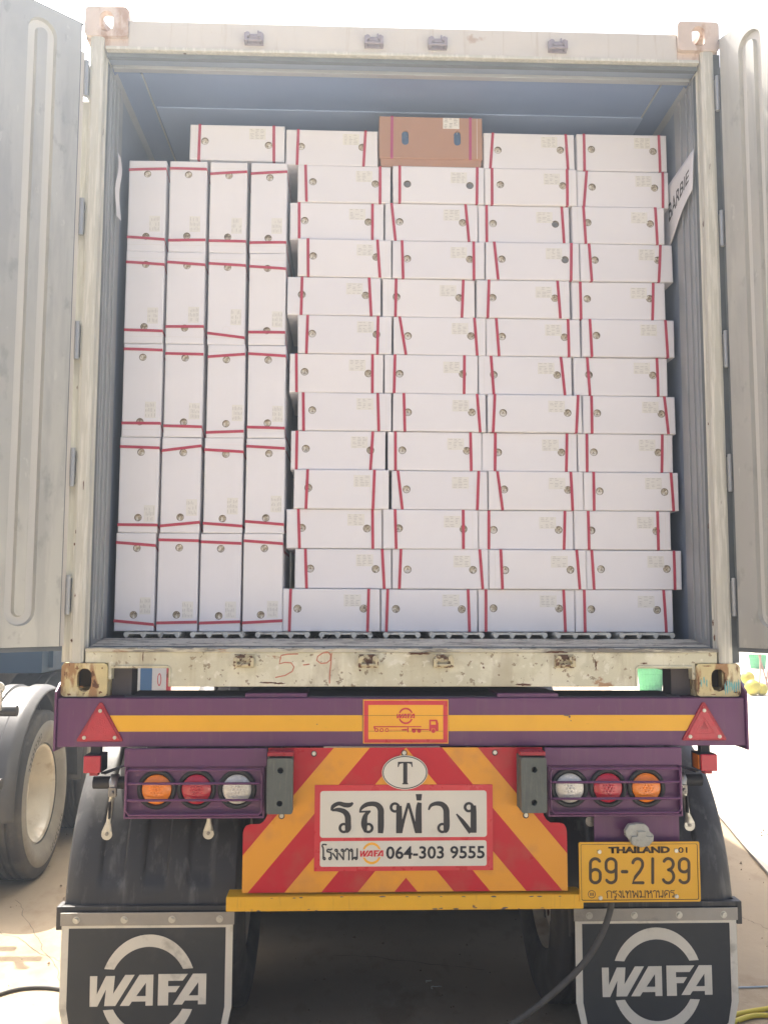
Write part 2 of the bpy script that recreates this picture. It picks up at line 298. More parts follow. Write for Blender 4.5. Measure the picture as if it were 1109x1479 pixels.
def text(name, s, x0, x1, z0, z1, y, m, parent, bold=0.0, thick=0.0006, shear=0.0):
    """lettering laid into a rectangle of the plane y, fitted to its width and height"""
    cu = bpy.data.curves.new(name, 'FONT'); cu.body = s; cu.size = 1; cu.offset = bold; cu.resolution_u = 3; cu.shear = shear
    t = bpy.data.objects.new(name, cu); C.objects.link(t)
    dg = bpy.context.evaluated_depsgraph_get(); me = bpy.data.meshes.new_from_object(t.evaluated_get(dg))
    bpy.data.objects.remove(t); bpy.data.curves.remove(cu)
    me.name = name
    if len(me.vertices):
        xs = [v.co.x for v in me.vertices]; ys = [v.co.y for v in me.vertices]
        ax, bx, ay, by = min(xs), max(xs), min(ys), max(ys)
        for v in me.vertices:
            p = v.co; v.co = (x0 + (p.x - ax) / (bx - ax) * (x1 - x0), y, z0 + (p.y - ay) / (by - ay) * (z1 - z0))
    me.materials.clear()
    o = link(name, me, m, parent)
    if thick: sm = o.modifiers.new('thick', 'SOLIDIFY'); sm.thickness = thick; sm.offset = 0
    return o
def ptext(name, s, px0, px1, py0, py1, Y, m, parent, **k):     # the same with a pixel rectangle
    a = at(px0, py1, Y); b = at(px1, py0, Y); return text(name, s, a.x, b.x, a.z, b.z, Y, m, parent, **k)

LOGO_L = [
    ([(420, 660), (452, 660), (452, 738), (490, 660), (530, 660), (524, 736), (575, 656), (617, 656), (535, 788), (486, 788), (492, 717), (456, 790), (422, 790)], []),
    ([(638, 656), (700, 656), (700, 788), (668, 788), (668, 770), (608, 770), (596, 788), (555, 788)], [[(668, 690), (668, 747), (626, 747)]]),
    ([(722, 654), (853, 654), (830, 683), (766, 683), (766, 706), (818, 706), (800, 732), (768, 732), (768, 788), (722, 788)], []),
    ([(875, 654), (935, 654), (935, 785), (900, 785), (900, 768), (842, 768), (830, 785), (790, 785)], [[(900, 690), (900, 747), (858, 747)]])]
def logo(cx, cz, half, y0, y1, ml, mr, parent, ring_first=True):
    """broken ring and slanted word; half = half the width of the word"""
    k = half / 258.0
    f = lambda p: (cx + (p[0] - 678) * k, cz + (718 - p[1]) * k)
    mb = MB()
    for a0, a1, fl in ((22, 158, 1), (22, 158, -1)):
        o = [(678 + 212 * math.cos(R(a0 + (a1 - a0) * i / 24)), 718 - fl * 235 * math.sin(R(a0 + (a1 - a0) * i / 24))) for i in range(25)]
        b0, b1 = 28, 152
        n = [(678 + 173 * math.cos(R(b0 + (b1 - b0) * i / 24)), 718 - fl * 182 * math.sin(R(b0 + (b1 - b0) * i / 24))) for i in range(25)]
        mb.plate([f(p) for p in o] + [f(p) for p in reversed(n)], [], y0, y1)
    mb.build('logo_ring', mr, parent)
    mb = MB()
    for o, hs in LOGO_L: mb.plate([f(p) for p in o], [[f(p) for p in h] for h in hs], y0 - 0.0003, y1)
    mb.build('lettering', ml, parent)

# ------------------------------------------------------------------ ground
def gh(x, y):
    return 0.004 * math.sin(x * 1.7 + y * 0.6) + 0.003 * math.sin(x * 0.7 - y * 2.1 + 1)
mb = MB()
def axis_pts(a, b, s): return [a + (b - a) * i / s for i in range(s + 1)]
xs = [-900, -300, -100, -40, -20] + axis_pts(-10, 10, 60) + [20, 40, 100, 300, 900]
ys = [-900, -300, -100, -40, -20] + axis_pts(-8, 16, 72) + [25, 50, 100, 300, 900]
mb.add([(x, y, gh(x, y) if abs(x) < 10 and -8 < y < 16 else 0) for y in ys for x in xs],
       [(j * len(xs) + i, j * len(xs) + i + 1, (j + 1) * len(xs) + i + 1, (j + 1) * len(xs) + i) for j in range(len(ys) - 1) for i in range(len(xs) - 1)])
g = mb.build('ground', M['ground'], smooth=60); tag(g, kind='structure'); GROUND = g
# joint between two slabs, right of the trailer
M['joint'] = mat('dirt filled slab joint', (0.10, 0.08, 0.06), 0.9, 0, 0.3, 20)
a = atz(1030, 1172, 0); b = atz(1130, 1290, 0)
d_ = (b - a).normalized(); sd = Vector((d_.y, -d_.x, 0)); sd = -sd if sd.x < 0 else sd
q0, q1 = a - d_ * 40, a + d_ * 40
sl = MB().add([(q0.x + sd.x * .004, q0.y + sd.y * .004, 0.0085), (q1.x + sd.x * .004, q1.y + sd.y * .004, 0.0085), (q1.x + sd.x * 80, q1.y + sd.y * 80, 0.0085), (q0.x + sd.x * 80, q0.y + sd.y * 80, 0.0085)], [(0, 1, 2, 3)]).build('glare_pale_ground', M['slab']); tag(sl, kind='structure')  # paler sheet beyond the joint, its colour standing in for sun glare
mb = MB(); d_ = (b - a); nrm = Vector((-d_.y, d_.x, 0)).normalized() * 0.007
pts = [a - d_ * 4 + d_ * (8 * i / 60) + nrm * rnd.uniform(-0.5, 0.5) for i in range(61)]
vs = []
for p in pts: vs += [(p.x - nrm.x, p.y - nrm.y, 0.0105), (p.x + nrm.x, p.y + nrm.y, 0.0105)]
mb.add(vs, [(2 * i, 2 * i + 1, 2 * i + 3, 2 * i + 2) for i in range(60)])
tag(mb.build('ground_joint', M['joint'], g))

# ------------------------------------------------------------------ container
con = tag(empty('shipping_container', (0, 0, 0)), 'open cream refrigerated shipping container on the purple trailer, doors swung wide', 'shipping container')
LEN, HW, HT = 12.19, 1.219, 2.591
def Z(z): return B + z
def P(name, mb, m, parent=con, **k): return mb.build(name, m, parent, **k)

def stadium(cx, cz, hw, hh, n=8):
    out = []
    for c0, a0 in ((cz + hh - hw, 0), (cz - hh + hw, 180)):
        for i in range(n + 1):
            t = R(a0 + 180 * i / n); out.append((cx + hw * math.cos(t), c0 + hw * math.sin(t)))
    return out
def casting(sx, z0, yr, m, top):
    """hollow corner fitting with a slot in its end, its side and its top or bottom"""
    x1 = sx * HW; x0 = sx * (HW - 0.162); h = 0.118; t = 0.022
    ya, yb = (yr, yr + 0.178) if yr < 1 else (yr - 0.178, yr)
    xa, xb = min(x0, x1), max(x0, x1)
    mb = MB()
    cx = (xa + xb) / 2 + (0.0 if not top else 0); cz = Z(z0 + h / 2)
    slot = stadium(cx, cz, 0.0255, 0.041)
    ysl = (ya, ya + t) if yr < 1 else (yb - t, yb)
    yin = (yb - t, yb) if yr < 1 else (ya, ya + t)
    r_ = 0.016
    mb.plate(rrect(xa, xb, Z(z0), Z(z0 + h), r_), [slot], *ysl)
    mb.plate(rect(xa + t, xb - t, Z(z0) + t, Z(z0 + h) - t), [], *yin)
    xo = (x1 - t * sx, x1); xi = (x0, x0 + t * sx)
    mb.plate(rect(ya + t, yb - t * 0, Z(z0) + 0.001, Z(z0 + h) - 0.001), [stadium((ya + yb) / 2, cz, 0.03, 0.04)], min(xo) + 0.0005, max(xo) - 0.0005, 'x')
    mb.plate(rect(ya + t, yb, Z(z0) + t, Z(z0 + h) - t), [], min(xi), max(xi), 'x')
    open_z = (Z(z0 + h) - t, Z(z0 + h)) if top else (Z(z0), Z(z0) + t)
    shut_z = (Z(z0), Z(z0) + t) if top else (Z(z0 + h) - t, Z(z0 + h))
    hole = circ(cx, (ya + yb) / 2, 0.031, 20, 0.062)
    mb.plate(rect(xa + 0.001, xb - 0.001, ya + t, yb - 0.001), [hole], open_z[0], open_z[1], 'z')
    mb.plate(rect(xa + 0.001, xb - 0.001, ya + t, yb - 0.001), [], shut_z[0], shut_z[1], 'z')
    o = P('corner_casting', mb, m, bevel=0.003)
    yb_ = yin[0] - 0.002 if yr < 1 else yin[1] + 0.002
    MB().box(xa + t + 0.001, xb - t - 0.001, yb_ - 0.001, yb_ + 0.001, Z(z0) + t + 0.001, Z(z0 + h) - t - 0.001).build('cavity_shade', M['casting_dark'], o)  # dark sheet painting in the shade inside the hollow casting
    return o
for sx in (-1, 1):
    casting(sx, 0, 0.0, M['casting'], False)
    casting(sx, HT - 0.118, 0.0, M['casting_top'], True)
    casting(sx, 0, LEN, M['casting'], False); casting(sx, HT - 0.118, LEN, M['casting_top'], True)
# rear posts, header, sill
IW = 1.139
for sx in (-1, 1):
    mb = MB()                                             # post: outer edge, flat face, step, inner return
    prof = [(1.197, 0.012), (1.197, 0.17), (1.14, 0.17), (1.14, 0.05), (1.146, 0.045), (1.146, 0.012), (1.156, 0.004), (1.185, 0.004)]
    prof = [(sx * x, y) for x, y in prof]
    mb.plate(prof, [], Z(0.118), Z(HT - 0.118), 'z'); P('corner_post', mb, M['post'], bevel=0.002)
    mb = MB().box(sx * 1.1385, sx * 1.1445, 0.052, 0.075, Z(0.175), Z(2.40)); P('gasket_strip', mb, M['gasket'])
    mb = MB()
    for yy in (0.10, 0.15, 0.215): mb.box(sx * 1.133, sx * 1.1395, yy, yy + 0.012, Z(0.20), Z(2.385))
    P('wall_batten', mb, M['alu'], bevel=0.001)
    mb = MB()
    mb.box(sx * 1.1395, sx * 1.1495, 0.0765, 0.30, Z(0.17), Z(2.40)); P('door_reveal', mb, M['alu'])
mb = MB().box(-1.057, 1.057, 0.014, 0.12, Z(2.437), Z(2.545))
P('header', mb, M['cream_clean'], bevel=0.004)
mb = MB().box(-1.139, 1.139, 0.004, 0.12, Z(2.4235), Z(2.4365)); P('header_lip', mb, M['post'], bevel=0.002)
for sx in (-1, 1):                                        # bevelled gussets between casting and header
    mb = MB(); xa, xb = sorted((sx * 1.057, sx * 1.197))
    mb.box(xa, xb, 0.020, 0.12, Z(2.4372), Z(HT - 0.1185)); P('gusset', mb, M['casting_top'])
mb = MB().box(-1.138, 1.138, 0.028, 0.05, Z(2.406), Z(2.4230)); P('gasket_strip', mb, M['gasket'])
mb = MB().box(-1.138, 1.138, 0.0505, 0.088, Z(2.4085), Z(2.4230)); P('ceiling_trim', mb, M['liner'])
mb = MB().box(-1.132, 1.132, 0.0885, 0.118, Z(2.396), Z(2.4230)); P('ceiling_bar', mb, M['alu'], bevel=0.002)
mb = MB()
xs_ = [(-1.0565, 0.060), (-1.045, 0.060), (-1.045, 0.100), (-0.845, 0.100), (-0.845, 0.035), (0.845, 0.035), (0.845, 0.100), (1.045, 0.100), (1.045, 0.060), (1.0565, 0.060), (1.057, 0.118), (1.139, 0.1185), (1.139, 0.158), (-1.139, 0.158), (-1.139, 0.1185), (-1.057, 0.118)]
mb.plate([(x, Z(z)) for x, z in xs_], [], 0.008, 0.05); sill = P('rear_sill', mb, M['cream'], bevel=0.003)
for s in (-1, 1):
    P('slot_shade_block', MB().box(s * 0.985, s * 1.055, 0.062, 0.16, Z(0.001), Z(0.117)), M['casting_dark'])  # dark block added to paint the shaded casting side behind the slot
for s in (-1, 1):                                          # turned edges round the two recesses
    mb = MB(); mb.tube([(s * 0.838, 0.008, Z(0.037)), (s * 0.838, 0.006, Z(0.100)), (s * 0.846, 0.006, Z(0.107)), (s * 1.045, 0.006, Z(0.107))], 0.004, 6)
    P('recess_rim', mb, M['cream'], sill, smooth=60)
mb = MB()
n = 90
for i in range(n):                                         # battered top edge of the sill, dented piece by piece
    x0 = -1.139 + 2.278 * i / n; x1 = x0 + 2.278 / n
    z1 = 0.1695 + 0.0015 * math.sin(i * 1.3) + rnd.uniform(-0.001, 0.001)
    mb.box(x0, x1, 0.001 + rnd.uniform(0, 0.002), 0.0495, Z(0.1581), Z(z1))
P('sill_edge', mb, M['sillrust'])
mb = MB().add([(-1.138, 0.03, Z(0.166)), (1.138, 0.03, Z(0.166)), (1.138, 0.055, Z(0.1745)), (-1.138, 0.055, Z(0.1745)), (1.138, 0.26, Z(0.198)), (-1.138, 0.26, Z(0.198)), (1.138, 0.27, Z(0.196)), (-1.138, 0.27, Z(0.196)), (1.138, 0.27, Z(0.15)), (-1.138, 0.27, Z(0.15))],
    [(0, 1, 2, 3), (3, 2, 4, 5), (5, 4, 6, 7), (7, 6, 8, 9)]); P('threshold_plate', mb, M['sillstrip'])
P('sill_seam', MB().box(-1.138, 1.138, 0.0497, 0.058, Z(0.160), Z(0.1765)), M['gasket'])
mb = MB().box(-1.15, 1.15, 0.06, LEN - 0.1, Z(0.118), Z(0.149)); P('floor_underside', mb, M['chassis'])
mb = MB().box(-1.149, 1.149, 0.271, LEN - 0.1, Z(0.1495), Z(0.178)); P('floor_pan', mb, M['pan'])
groups = [(178, 261), (274, 354), (368, 448), (460, 539), (553, 608), (620, 700), (711.6, 791), (802, 883), (894, 975)]
for a, b in groups:
    xa = at(a, 917, 0.28).x; xb = at(b, 917, 0.28).x; nT = 4 if b - a > 60 else 3
    mb = MB(); mb.box(xa + 0.006, xb - 0.006, 0.283, 6.0, Z(0.2125), Z(0.2195))
    for k in range(nT):
        x = xa + 0.012 + (xb - xa - 0.024) * k / (nT - 1)
        mb.box(x - 0.004, x + 0.004, 0.282, 6.0, Z(0.178), Z(0.2125)); mb.cyl((x, Z(0.2115)), 0.0105, 0.280, 6.0, 'y', 12)
        mb.box(x - 0.012, x + 0.012, 0.281, 6.0, Z(0.178), Z(0.187))
    P('floor_bar', mb, M['floorT'], smooth=40)
# inside lining and outer skin
for s in (-1, 1):
    mb = MB().box(s * 1.145, s * 1.150, 0.3005, LEN - 0.09, Z(0.178), Z(2.392)); P('wall_liner', mb, M['liner'])
    mb = MB().box(s * 1.2, s * 1.1505, 0.1785, LEN - 0.18, Z(0.1185), Z(2.50)); P('side_wall', mb, M['outer'])
    mb = MB().box(s * 1.205, s * 1.155, 0.1785, LEN - 0.18, Z(0.052), Z(0.117)); P('side_rail', mb, M['cream'], bevel=0.003)
    mb = MB().box(s * 1.215, s * 1.16, 0.1785, LEN - 0.18, Z(2.501), Z(2.575)); P('top_rail', mb, M['cream_clean'], bevel=0.003)
    mb = MB().add([(s * 1.144, 0.14, Z(2.385)), (s * 1.144, 6, Z(2.385)), (s * 1.125, 6, Z(2.404)), (s * 1.125, 0.14, Z(2.404))], [(0, 1, 2, 3)]); P('cove_strip', mb, M['alu'])
    mb = MB().box(s * 1.032, s * 1.026, 0.13, 6, Z(2.4), Z(2.404)); P('ceiling_seam', mb, M['alu'])
mb = MB().box(-1.149, 1.149, 0.119, LEN - 0.09, Z(2.404), Z(2.43)); P('ceiling', mb, M['ceiling'])
mb = MB().box(-1.020, 1.035, 0.385, 5.9, Z(2.3985), Z(2.4035)); P('ceiling_panel', mb, M['ceiling2'])
mb = MB().box(-1.2, 1.2, 0.121, LEN - 0.1, Z(2.5465), Z(2.56)); P('roof', mb, M['outer'])
mb = MB().box(-1.15, 1.15, LEN - 0.08, LEN - 0.03, Z(0.15), Z(2.5)); P('front_wall', mb, M['outer'])
# lock keepers on header and sill
for px, top in ((367, 1), (540, 1), (632, 1), (805, 1), (353, 0), (532, 0), (640, 0), (815, 0)):
    y0 = 0.013 if top else 0.007
    x = at(px, 57, 0).x if top else at(px, 954, 0).x; z = 2.478 if top else 0.126
    mb = MB(); mb.box(x - 0.036, x + 0.036, y0 - 0.003, y0, Z(z - 0.024), Z(z + 0.024))
    for s in (-1, 1):
        mb.box(x + s * 0.030 - 0.006, x + s * 0.030 + 0.006, y0 - 0.030, y0, Z(z - 0.019), Z(z + 0.013))
        mb.cyl((x + s * 0.024, Z(z + 0.010)), 0.010, y0 - 0.026, y0, 'y', 10)
    mb.cyl((y0 - 0.022, Z(z - 0.013)), 0.0055, x - 0.034, x + 0.034, 'x', 8)
    if top: mb.box(x - 0.02, x + 0.022, y0 - 0.018, y0 - 0.003, Z(z - 0.002), Z(z + 0.012)); mb.box(x + 0.012, x + 0.018, y0 - 0.01, y0, Z(z + 0.012), Z(z + 0.034))
    mm = M['keeper_top'] if top and 'keeper_top' in M else None
    if mm is None:
        M['keeper_top'] = mat('dull lilac grey keeper', (0.30, 0.27, 0.30), 0.6, 0.2, 0.2, 30)
        M['keeper'] = mat('rust worn keeper', (0.55, 0.50, 0.33), 0.6, 0.2, 0.2, 30, 0.6, 80, [(RUST, 45, 0.5, 0.05, (1, 1, 1), 0.95)])
    P('lock_keeper', mb, M['keeper_top'] if top else M['keeper'], bevel=0.0015)
# rust patches on the sill and rails, old blue paint on the right casting
def patch(px, py, rw, rh, Yp, m, par, nm='rust_patch', vert=False):
    c_ = at(px, py, Yp); n_ = 22; pts = []
    for i in range(n_):
        a = 2 * math.pi * i / n_; f = rnd.uniform(0.55, 1.25)
        pts.append((c_.x + rw * f * math.cos(a), c_.z + rh * f * math.sin(a)))
    MB().plate(pts, [], Yp - 0.0006, Yp).build(nm, m, par)
for (px, py, rw, rh) in ((756, 989, 0.034, 0.0045), (388, 986, 0.03, 0.003), (403, 987, 0.02, 0.003), (800, 942, 0.045, 0.004), (604, 944, 0.04, 0.005), (640, 948, 0.03, 0.003), (520, 968, 0.004, 0.004), (698, 964, 0.003, 0.006), (720, 975, 0.004, 0.003), (242, 975, 0.002, 0.012), (860, 960, 0.003, 0.02), (207, 949, 0.0022, 0.022), (930, 958, 0.012, 0.003)):
    patch(px, py, rw, rh, 0.0075 if py > 946 else 0.0006, M['rust'], sill)
M['teal'] = mat('old teal paint', (0.16, 0.42, 0.42), 0.6, 0, 0.2, 20)
for k_ in range(7): patch(1066 - k_ * 3.2, 990 + rnd.uniform(-4, 4), 0.0035, 0.022, -0.0004, M['teal'], con, 'teal_paint_mark')
for k_ in range(3): patch(1012 + k_ * 4, 984 + rnd.uniform(-3, 3), 0.003, 0.014, -0.0004, M['teal'], con, 'teal_paint_mark')
for (px, py, rw, rh) in ((100, 1003, 0.014, 0.006), (112, 965, 0.010, 0.010), (145, 1000, 0.012, 0.008), (118, 992, 0.016, 0.005), (97, 975, 0.004, 0.02), (148, 965, 0.006, 0.006), (1008, 985, 0.007, 0.045), (1020, 962, 0.030, 0.004), (1062, 1000, 0.016, 0.005), (1030, 1003, 0.02, 0.003), (1064, 966, 0.005, 0.012)):
    patch(px, py, rw * 0.55, rh * 0.6, -0.0004, M['rust2'], con)
for (px, py, rw, rh) in ((1029, 900, 0.0025, 0.012), (1031, 921, 0.003, 0.014), (108, 786, 0.003, 0.005), (110, 768, 0.002, 0.008), (109, 860, 0.002, 0.006), (104, 925, 0.004, 0.006), (121, 700, 0.0015, 0.02), (1022, 760, 0.0015, 0.01), (1022, 612, 0.002, 0.006), (112, 560, 0.0015, 0.008)):
    patch(px, py, rw, rh, 0.0035, M['rust'], con)
# chalked numerals on the sill
k = 0.3607
def c7(x, y): p = at(350 + x * k, 700 + y * k, 0.005); return (p.x, p.z)
M['chalk'] = mat('red marker line', (0.52, 0.20, 0.13), 0.8, 0, 0.3, 80)
mb = MB()
five = [(222, 678), (185, 679), (156, 684), (152, 700), (148, 718), (170, 712), (196, 714), (207, 730), (200, 748), (172, 764), (134, 772)]
nine = [(346, 672), (322, 674), (302, 688), (298, 704), (314, 716), (338, 714), (352, 702), (354, 684), (346, 672)]
for pl in (five, [(245, 722), (256, 721), (268, 719)], nine, [(357, 676), (354, 720), (350, 760), (349, 795)]):
    stroke(mb, [c7(*p) for p in pl], 0.0042, 0.0072, 0.009)
P('chalk_writing', mb, M['chalk'], sill)

# doors, hung on the posts and swung wide; u runs from the hinge, the lining faces the camera side
def door(side, ang, hx, hy, m):
    W_, T = 1.13, 0.085; z0, z1 = Z(0.178), Z(2.502)
    mb = MB()
    outer = [(0, z0), (W_, z0), (W_, z1), (0, z1)]
    gr = [(0.095 + i * 0.262, 0.205 + i * 0.262) for i in range(4)]
    loops = []
    zc = (Z(0.25) + Z(2.452)) / 2; hh = (2.452 - 0.25) / 2
    # flat lining with stadium openings, then the pressed groove and the raised middle
    hol = [stadium((a + b) / 2, zc, (b - a) / 2, hh, 10) for a, b in gr]
    tris = tessellate_polygon([[Vector((p[0], p[1], 0)) for p in l] for l in [outer] + hol])
    flat = [p for l in [outer] + hol for p in l]
    mb.add([(p[0], 0, p[1]) for p in flat], [tuple(t) for t in tris])
    dp = 0.024
    for a, b in gr:
        c = (a + b) / 2; h = (b - a) / 2
        rings = [(h, hh, 0.0), (h - 0.006, hh - 0.006, dp * 0.85), (h - 0.010, hh - 0.010, dp), (h - 0.026, hh - 0.026, dp), (h - 0.030, hh - 0.03, dp * 0.85), (h - 0.036, hh - 0.036, 0.001)]
        L = [[(p[0], d, p[1]) for p in stadium(c, zc, w_, q, 10)] for (w_, q, d) in rings]
        nn = len(L[0]); vs = [p for l in L for p in l]
        fs = [(i * nn + j, i * nn + (j + 1) % nn, (i + 1) * nn + (j + 1) % nn, (i + 1) * nn + j) for i in range(len(L) - 1) for j in range(nn)]
        fs.append(tuple((len(L) - 1) * nn + j for j in range(nn)))
        mb.add(vs, fs)
    d = mb.build('door', m, con, smooth=35)
    rot = Matrix.Rotation(math.atan2(-math.cos(ang), side * math.sin(ang)), 4, 'Z')
    flip = Matrix.Diagonal((1, -1 if side < 0 else 1, 1, 1))
    # +y local must point away from the lining: to the outside of the container
    mtx = Matrix.Translation((hx, hy, 0)) @ rot
    s = 1 if side > 0 else -1
    for v in d.data.vertices: v.co = mtx @ Vector((v.co.x, s * v.co.y, v.co.z))
    def sub(name, mbb, mm, **kk):
        mbb.v = [tuple(mtx @ Vector((x, s * y, z))) for x, y, z in mbb.v]; return mbb.build(name, mm, d, **kk)
    sub('outer_skin', MB().box(0.002, W_ - 0.002, 0.0152, T, z0 + 0.002, z1 - 0.002), M['outer'])
    g = MB(); 
    g.box(-0.005, 0.0, 0.003, 0.04, z0 - 0.004, z1 + 0.004); g.box(-0.012, W_ + 0.01, 0.003, 0.04, z0 - 0.016, z0 - 0.0005); g.box(-0.012, W_ + 0.01, 0.003, 0.04, z1 + 0.0005, z1 + 0.006); g.box(W_, W_ + 0.012, 0.003, 0.04, z0, z1)
    sub('door_gasket', g, M['gasket'], bevel=0.002)
    g = MB()
    for zz in (0.36, 0.82, 1.29, 1.76, 2.30):
        g.box(-0.034, 0.06, 0.032, T + 0.006, Z(zz - 0.055), Z(zz + 0.055)); 
    sub('hinge_blade', g, M['alu'] if side < 0 else M['gasket'], bevel=0.002)
    sub('door_edge', MB().box(-0.0245, -0.0055, 0.012, 0.03, z0, z1 - 0.10), M['cream_clean'] if side < 0 else M['gasket'], bevel=0.002)
    g = MB()
    for q in (0.2, 0.75): g.cyl((q, T + 0.03), 0.017, z0 - 0.05, z1 + 0.04, 'z', 12)
    sub('lock_rod', g, M['zinc'], smooth=40)
    return d
dl = door(-1, R(46), -1.222, -0.028, M['door']); dl['label'] = 'door swung out to the left with a dull scuffed lining'
drr = door(1, R(21), 1.208, -0.026, M['door']); drr['label'] = 'door swung out to the right with sunlit upper lining'
# hinge pins and lugs on the posts
for s in (-1, 1):
    P('hinge_seal', MB().box(s * 1.1972, s * 1.226, 0.022, 0.034, Z(0.12), Z(2.22 if s < 0 else 2.47)), M['post'] if s < 0 else M['gasket'])
    for zz in (0.36, 0.82, 1.29, 1.76, 2.30):
        P('hinge_lug', MB().box(s * 1.199, s * 1.210, 0.004, 0.06, Z(zz - 0.06), Z(zz + 0.06)).cyl((s * 1.206, 0.0), 0.009, Z(zz - 0.07), Z(zz + 0.07), 'z', 10), M['alu'])

# ------------------------------------------------------------------ cartons
ORD = ['first', 'second', 'third', 'fourth', 'fifth', 'sixth', 'seventh', 'eighth', 'ninth', 'tenth', 'eleventh', 'twelfth', 'thirteenth', 'fourteenth']
YB = 0.335
def carton(cx, cz, w_, h_, y0, m, label, straps, holes, sticker, upright, group, name='carton', depth=0.48, ms=None, hole_r=0.0158, yaw=0.0):
    """straps: pairs of end points on the front; holes: (x, z, kind); all given in world x, z"""
    t = tag(empty(name, (cx, y0, cz - h_ / 2)), label, 'box', group)
    hw, hh = w_ / 2 - 0.0012, h_ / 2 - 0.0010
    q = lambda x, z: (x - cx, z - cz + h_ / 2)
    e = 0.0035
    jit = [(rnd.uniform(-.0012, .0012), rnd.uniform(-.001, .001)) for _ in range(4)]
    cs = [(-hw, h_ / 2 - hh), (hw, h_ / 2 - hh), (hw, h_ / 2 + hh), (-hw, h_ / 2 + hh)]
    cs = [(c[0] + j[0], c[1] + j[1]) for c, j in zip(cs, jit)]
    ctr = Vector((0, h_ / 2))
    ins = [(c[0] - math.copysign(e, c[0]), c[1] - math.copysign(e, c[1] - h_ / 2)) for c in cs]
    # face outline with a few points on each side so that it can bow
    def sub_(l, n=5):
        return [(l[i][0] + (l[(i + 1) % 4][0] - l[i][0]) * k / n, l[i][1] + (l[(i + 1) % 4][1] - l[i][1]) * k / n) for i in range(4) for k in range(n)]
    bow = rnd.uniform(-0.0015, 0.003)
    fi, fo = sub_(ins), sub_(cs)
    hl = []
    for hx_, hz_, kind in holes:
        if kind != 'flush':
            x, z = q(hx_, hz_)
            hl.append(circ(x, z, hole_r, 16) if kind != 'oval' else stadium(x, z, 0.0145, 0.031, 8))
    tris = tessellate_polygon([[Vector((p[0], p[1], 0)) for p in l] for l in [fi] + hl])
    flat = [p for l in [fi] + hl for p in l]
    mb = MB(); mb.add([(p[0], 0, p[1]) for p in flat], [tuple(t_) for t_ in tris])
    nf = len(fi)
    mb.add([(p[0], 0, p[1]) for p in fi] + [(p[0], e * 0.9, p[1]) for p in fo] + [(p[0], depth, p[1]) for p in fo],
           [(i, (i + 1) % nf, (i + 1) % nf + nf, i + nf) for i in range(nf)] + [(i + nf, (i + 1) % nf + nf, (i + 1) % nf + 2 * nf, i + 2 * nf) for i in range(nf)] + [tuple(range(2 * nf, 3 * nf))])
    for l in hl:
        k_ = len(l); mb.add([(p[0], 0, p[1]) for p in l] + [(p[0], 0.011, p[1]) for p in l], [(i, (i + 1) % k_, (i + 1) % k_ + k_, i + k_) for i in range(k_)])
    body = mb.build('carton_body', m, t)
    # lid edge: a thin raised sheet line near the end of the box
    for hx_, hz_, kind in holes:
        x, z = q(hx_, hz_)
        if kind == 'flush':
            MB().plate(circ(x, z, hole_r, 18), [circ(x, z, hole_r - 0.0012, 18)], -0.0004, 0.001).build('punched_disc', M['flush'], t)
        else:
            mm = {'dark': M['holedark'], 'oval': M['bluehole']}.get(kind, M['hole'])
            r_ = 0.035 if kind == 'oval' else hole_r + 0.001
            nn = 14; a0 = rnd.uniform(0, 6)
            b = MB().grid(lambda u, v: (x + (0.02 if kind == 'oval' else hole_r) * (2 * u - 1) * 1.05, 0.0075 + 0.003 * math.sin(9 * u + a0) * math.sin(11 * v + a0), z + r_ * (2 * v - 1) * 1.05), 6, 6)
            hh__ = b.build('hand_hole', mm, t, smooth=80)
            if kind != 'oval':
                MB().plate(circ(x, z, hole_r - 0.0002, 18), [circ(x, z, hole_r - 0.0019, 18)], 0.0012, 0.0105).build('shaded_cut_edge', M['cut'], hh__)  # dark ring: brown board edge with the hole's shade line painted in
    sw = 0.0112
    for (xa, za), (xb, zb) in straps:
        a = Vector(q(xa, za)); b = Vector(q(xb, zb)); tt = (b - a).normalized(); nrm = Vector((-tt.y, tt.x)) * sw / 2
        mb = MB(); o = -0.0016; T_ = 0.0009
        if not upright:   # runs top to bottom, folded back a little over the edges
            a = Vector((a.x, h_ / 2 + hh + 0.0002)) if a.y > b.y else Vector((a.x, h_ / 2 - hh - 0.0002)); b = Vector((b.x, h_ / 2 - hh - 0.0002)) if a.y > b.y else Vector((b.x, h_ / 2 + hh + 0.0002))
            n2 = 6; vs = []
            for i in range(n2 + 1):
                p = a + (b - a) * (i / n2); bl = o - 0.0012 * math.sin(math.pi * i / n2)
                vs += [(p.x - sw / 2, bl, p.y), (p.x + sw / 2, bl, p.y)]
            vs = [(a.x - sw / 2, 0.02, a.y), (a.x + sw / 2, 0.02, a.y)] + vs + [(b.x - sw / 2, 0.02, b.y), (b.x + sw / 2, 0.02, b.y)]
        else:             # runs across and round the sides
            a = Vector((-hw - 0.0004, a.y)); b = Vector((hw + 0.0004, b.y)); n2 = 6; vs = []
            for i in range(n2 + 1):
                p = a + (b - a) * (i / n2); bl = o - 0.0010 * math.sin(math.pi * i / n2)
                vs += [(p.x, bl, p.y - sw / 2), (p.x, bl, p.y + sw / 2)]
            dz = rnd.uniform(-0.03, 0.0)
            vs = [(a.x, 0.05, a.y - sw / 2 + dz), (a.x, 0.05, a.y + sw / 2 + dz)] + vs + [(b.x, 0.07, b.y - sw / 2 + dz), (b.x, 0.07, b.y + sw / 2 + dz), (b.x, 0.4, b.y - sw / 2 + dz), (b.x, 0.4, b.y + sw / 2 + dz)]
        mb.add(vs, [(2 * i, 2 * i + 1, 2 * i + 3, 2 * i + 2) for i in range(len(vs) // 2 - 1)])
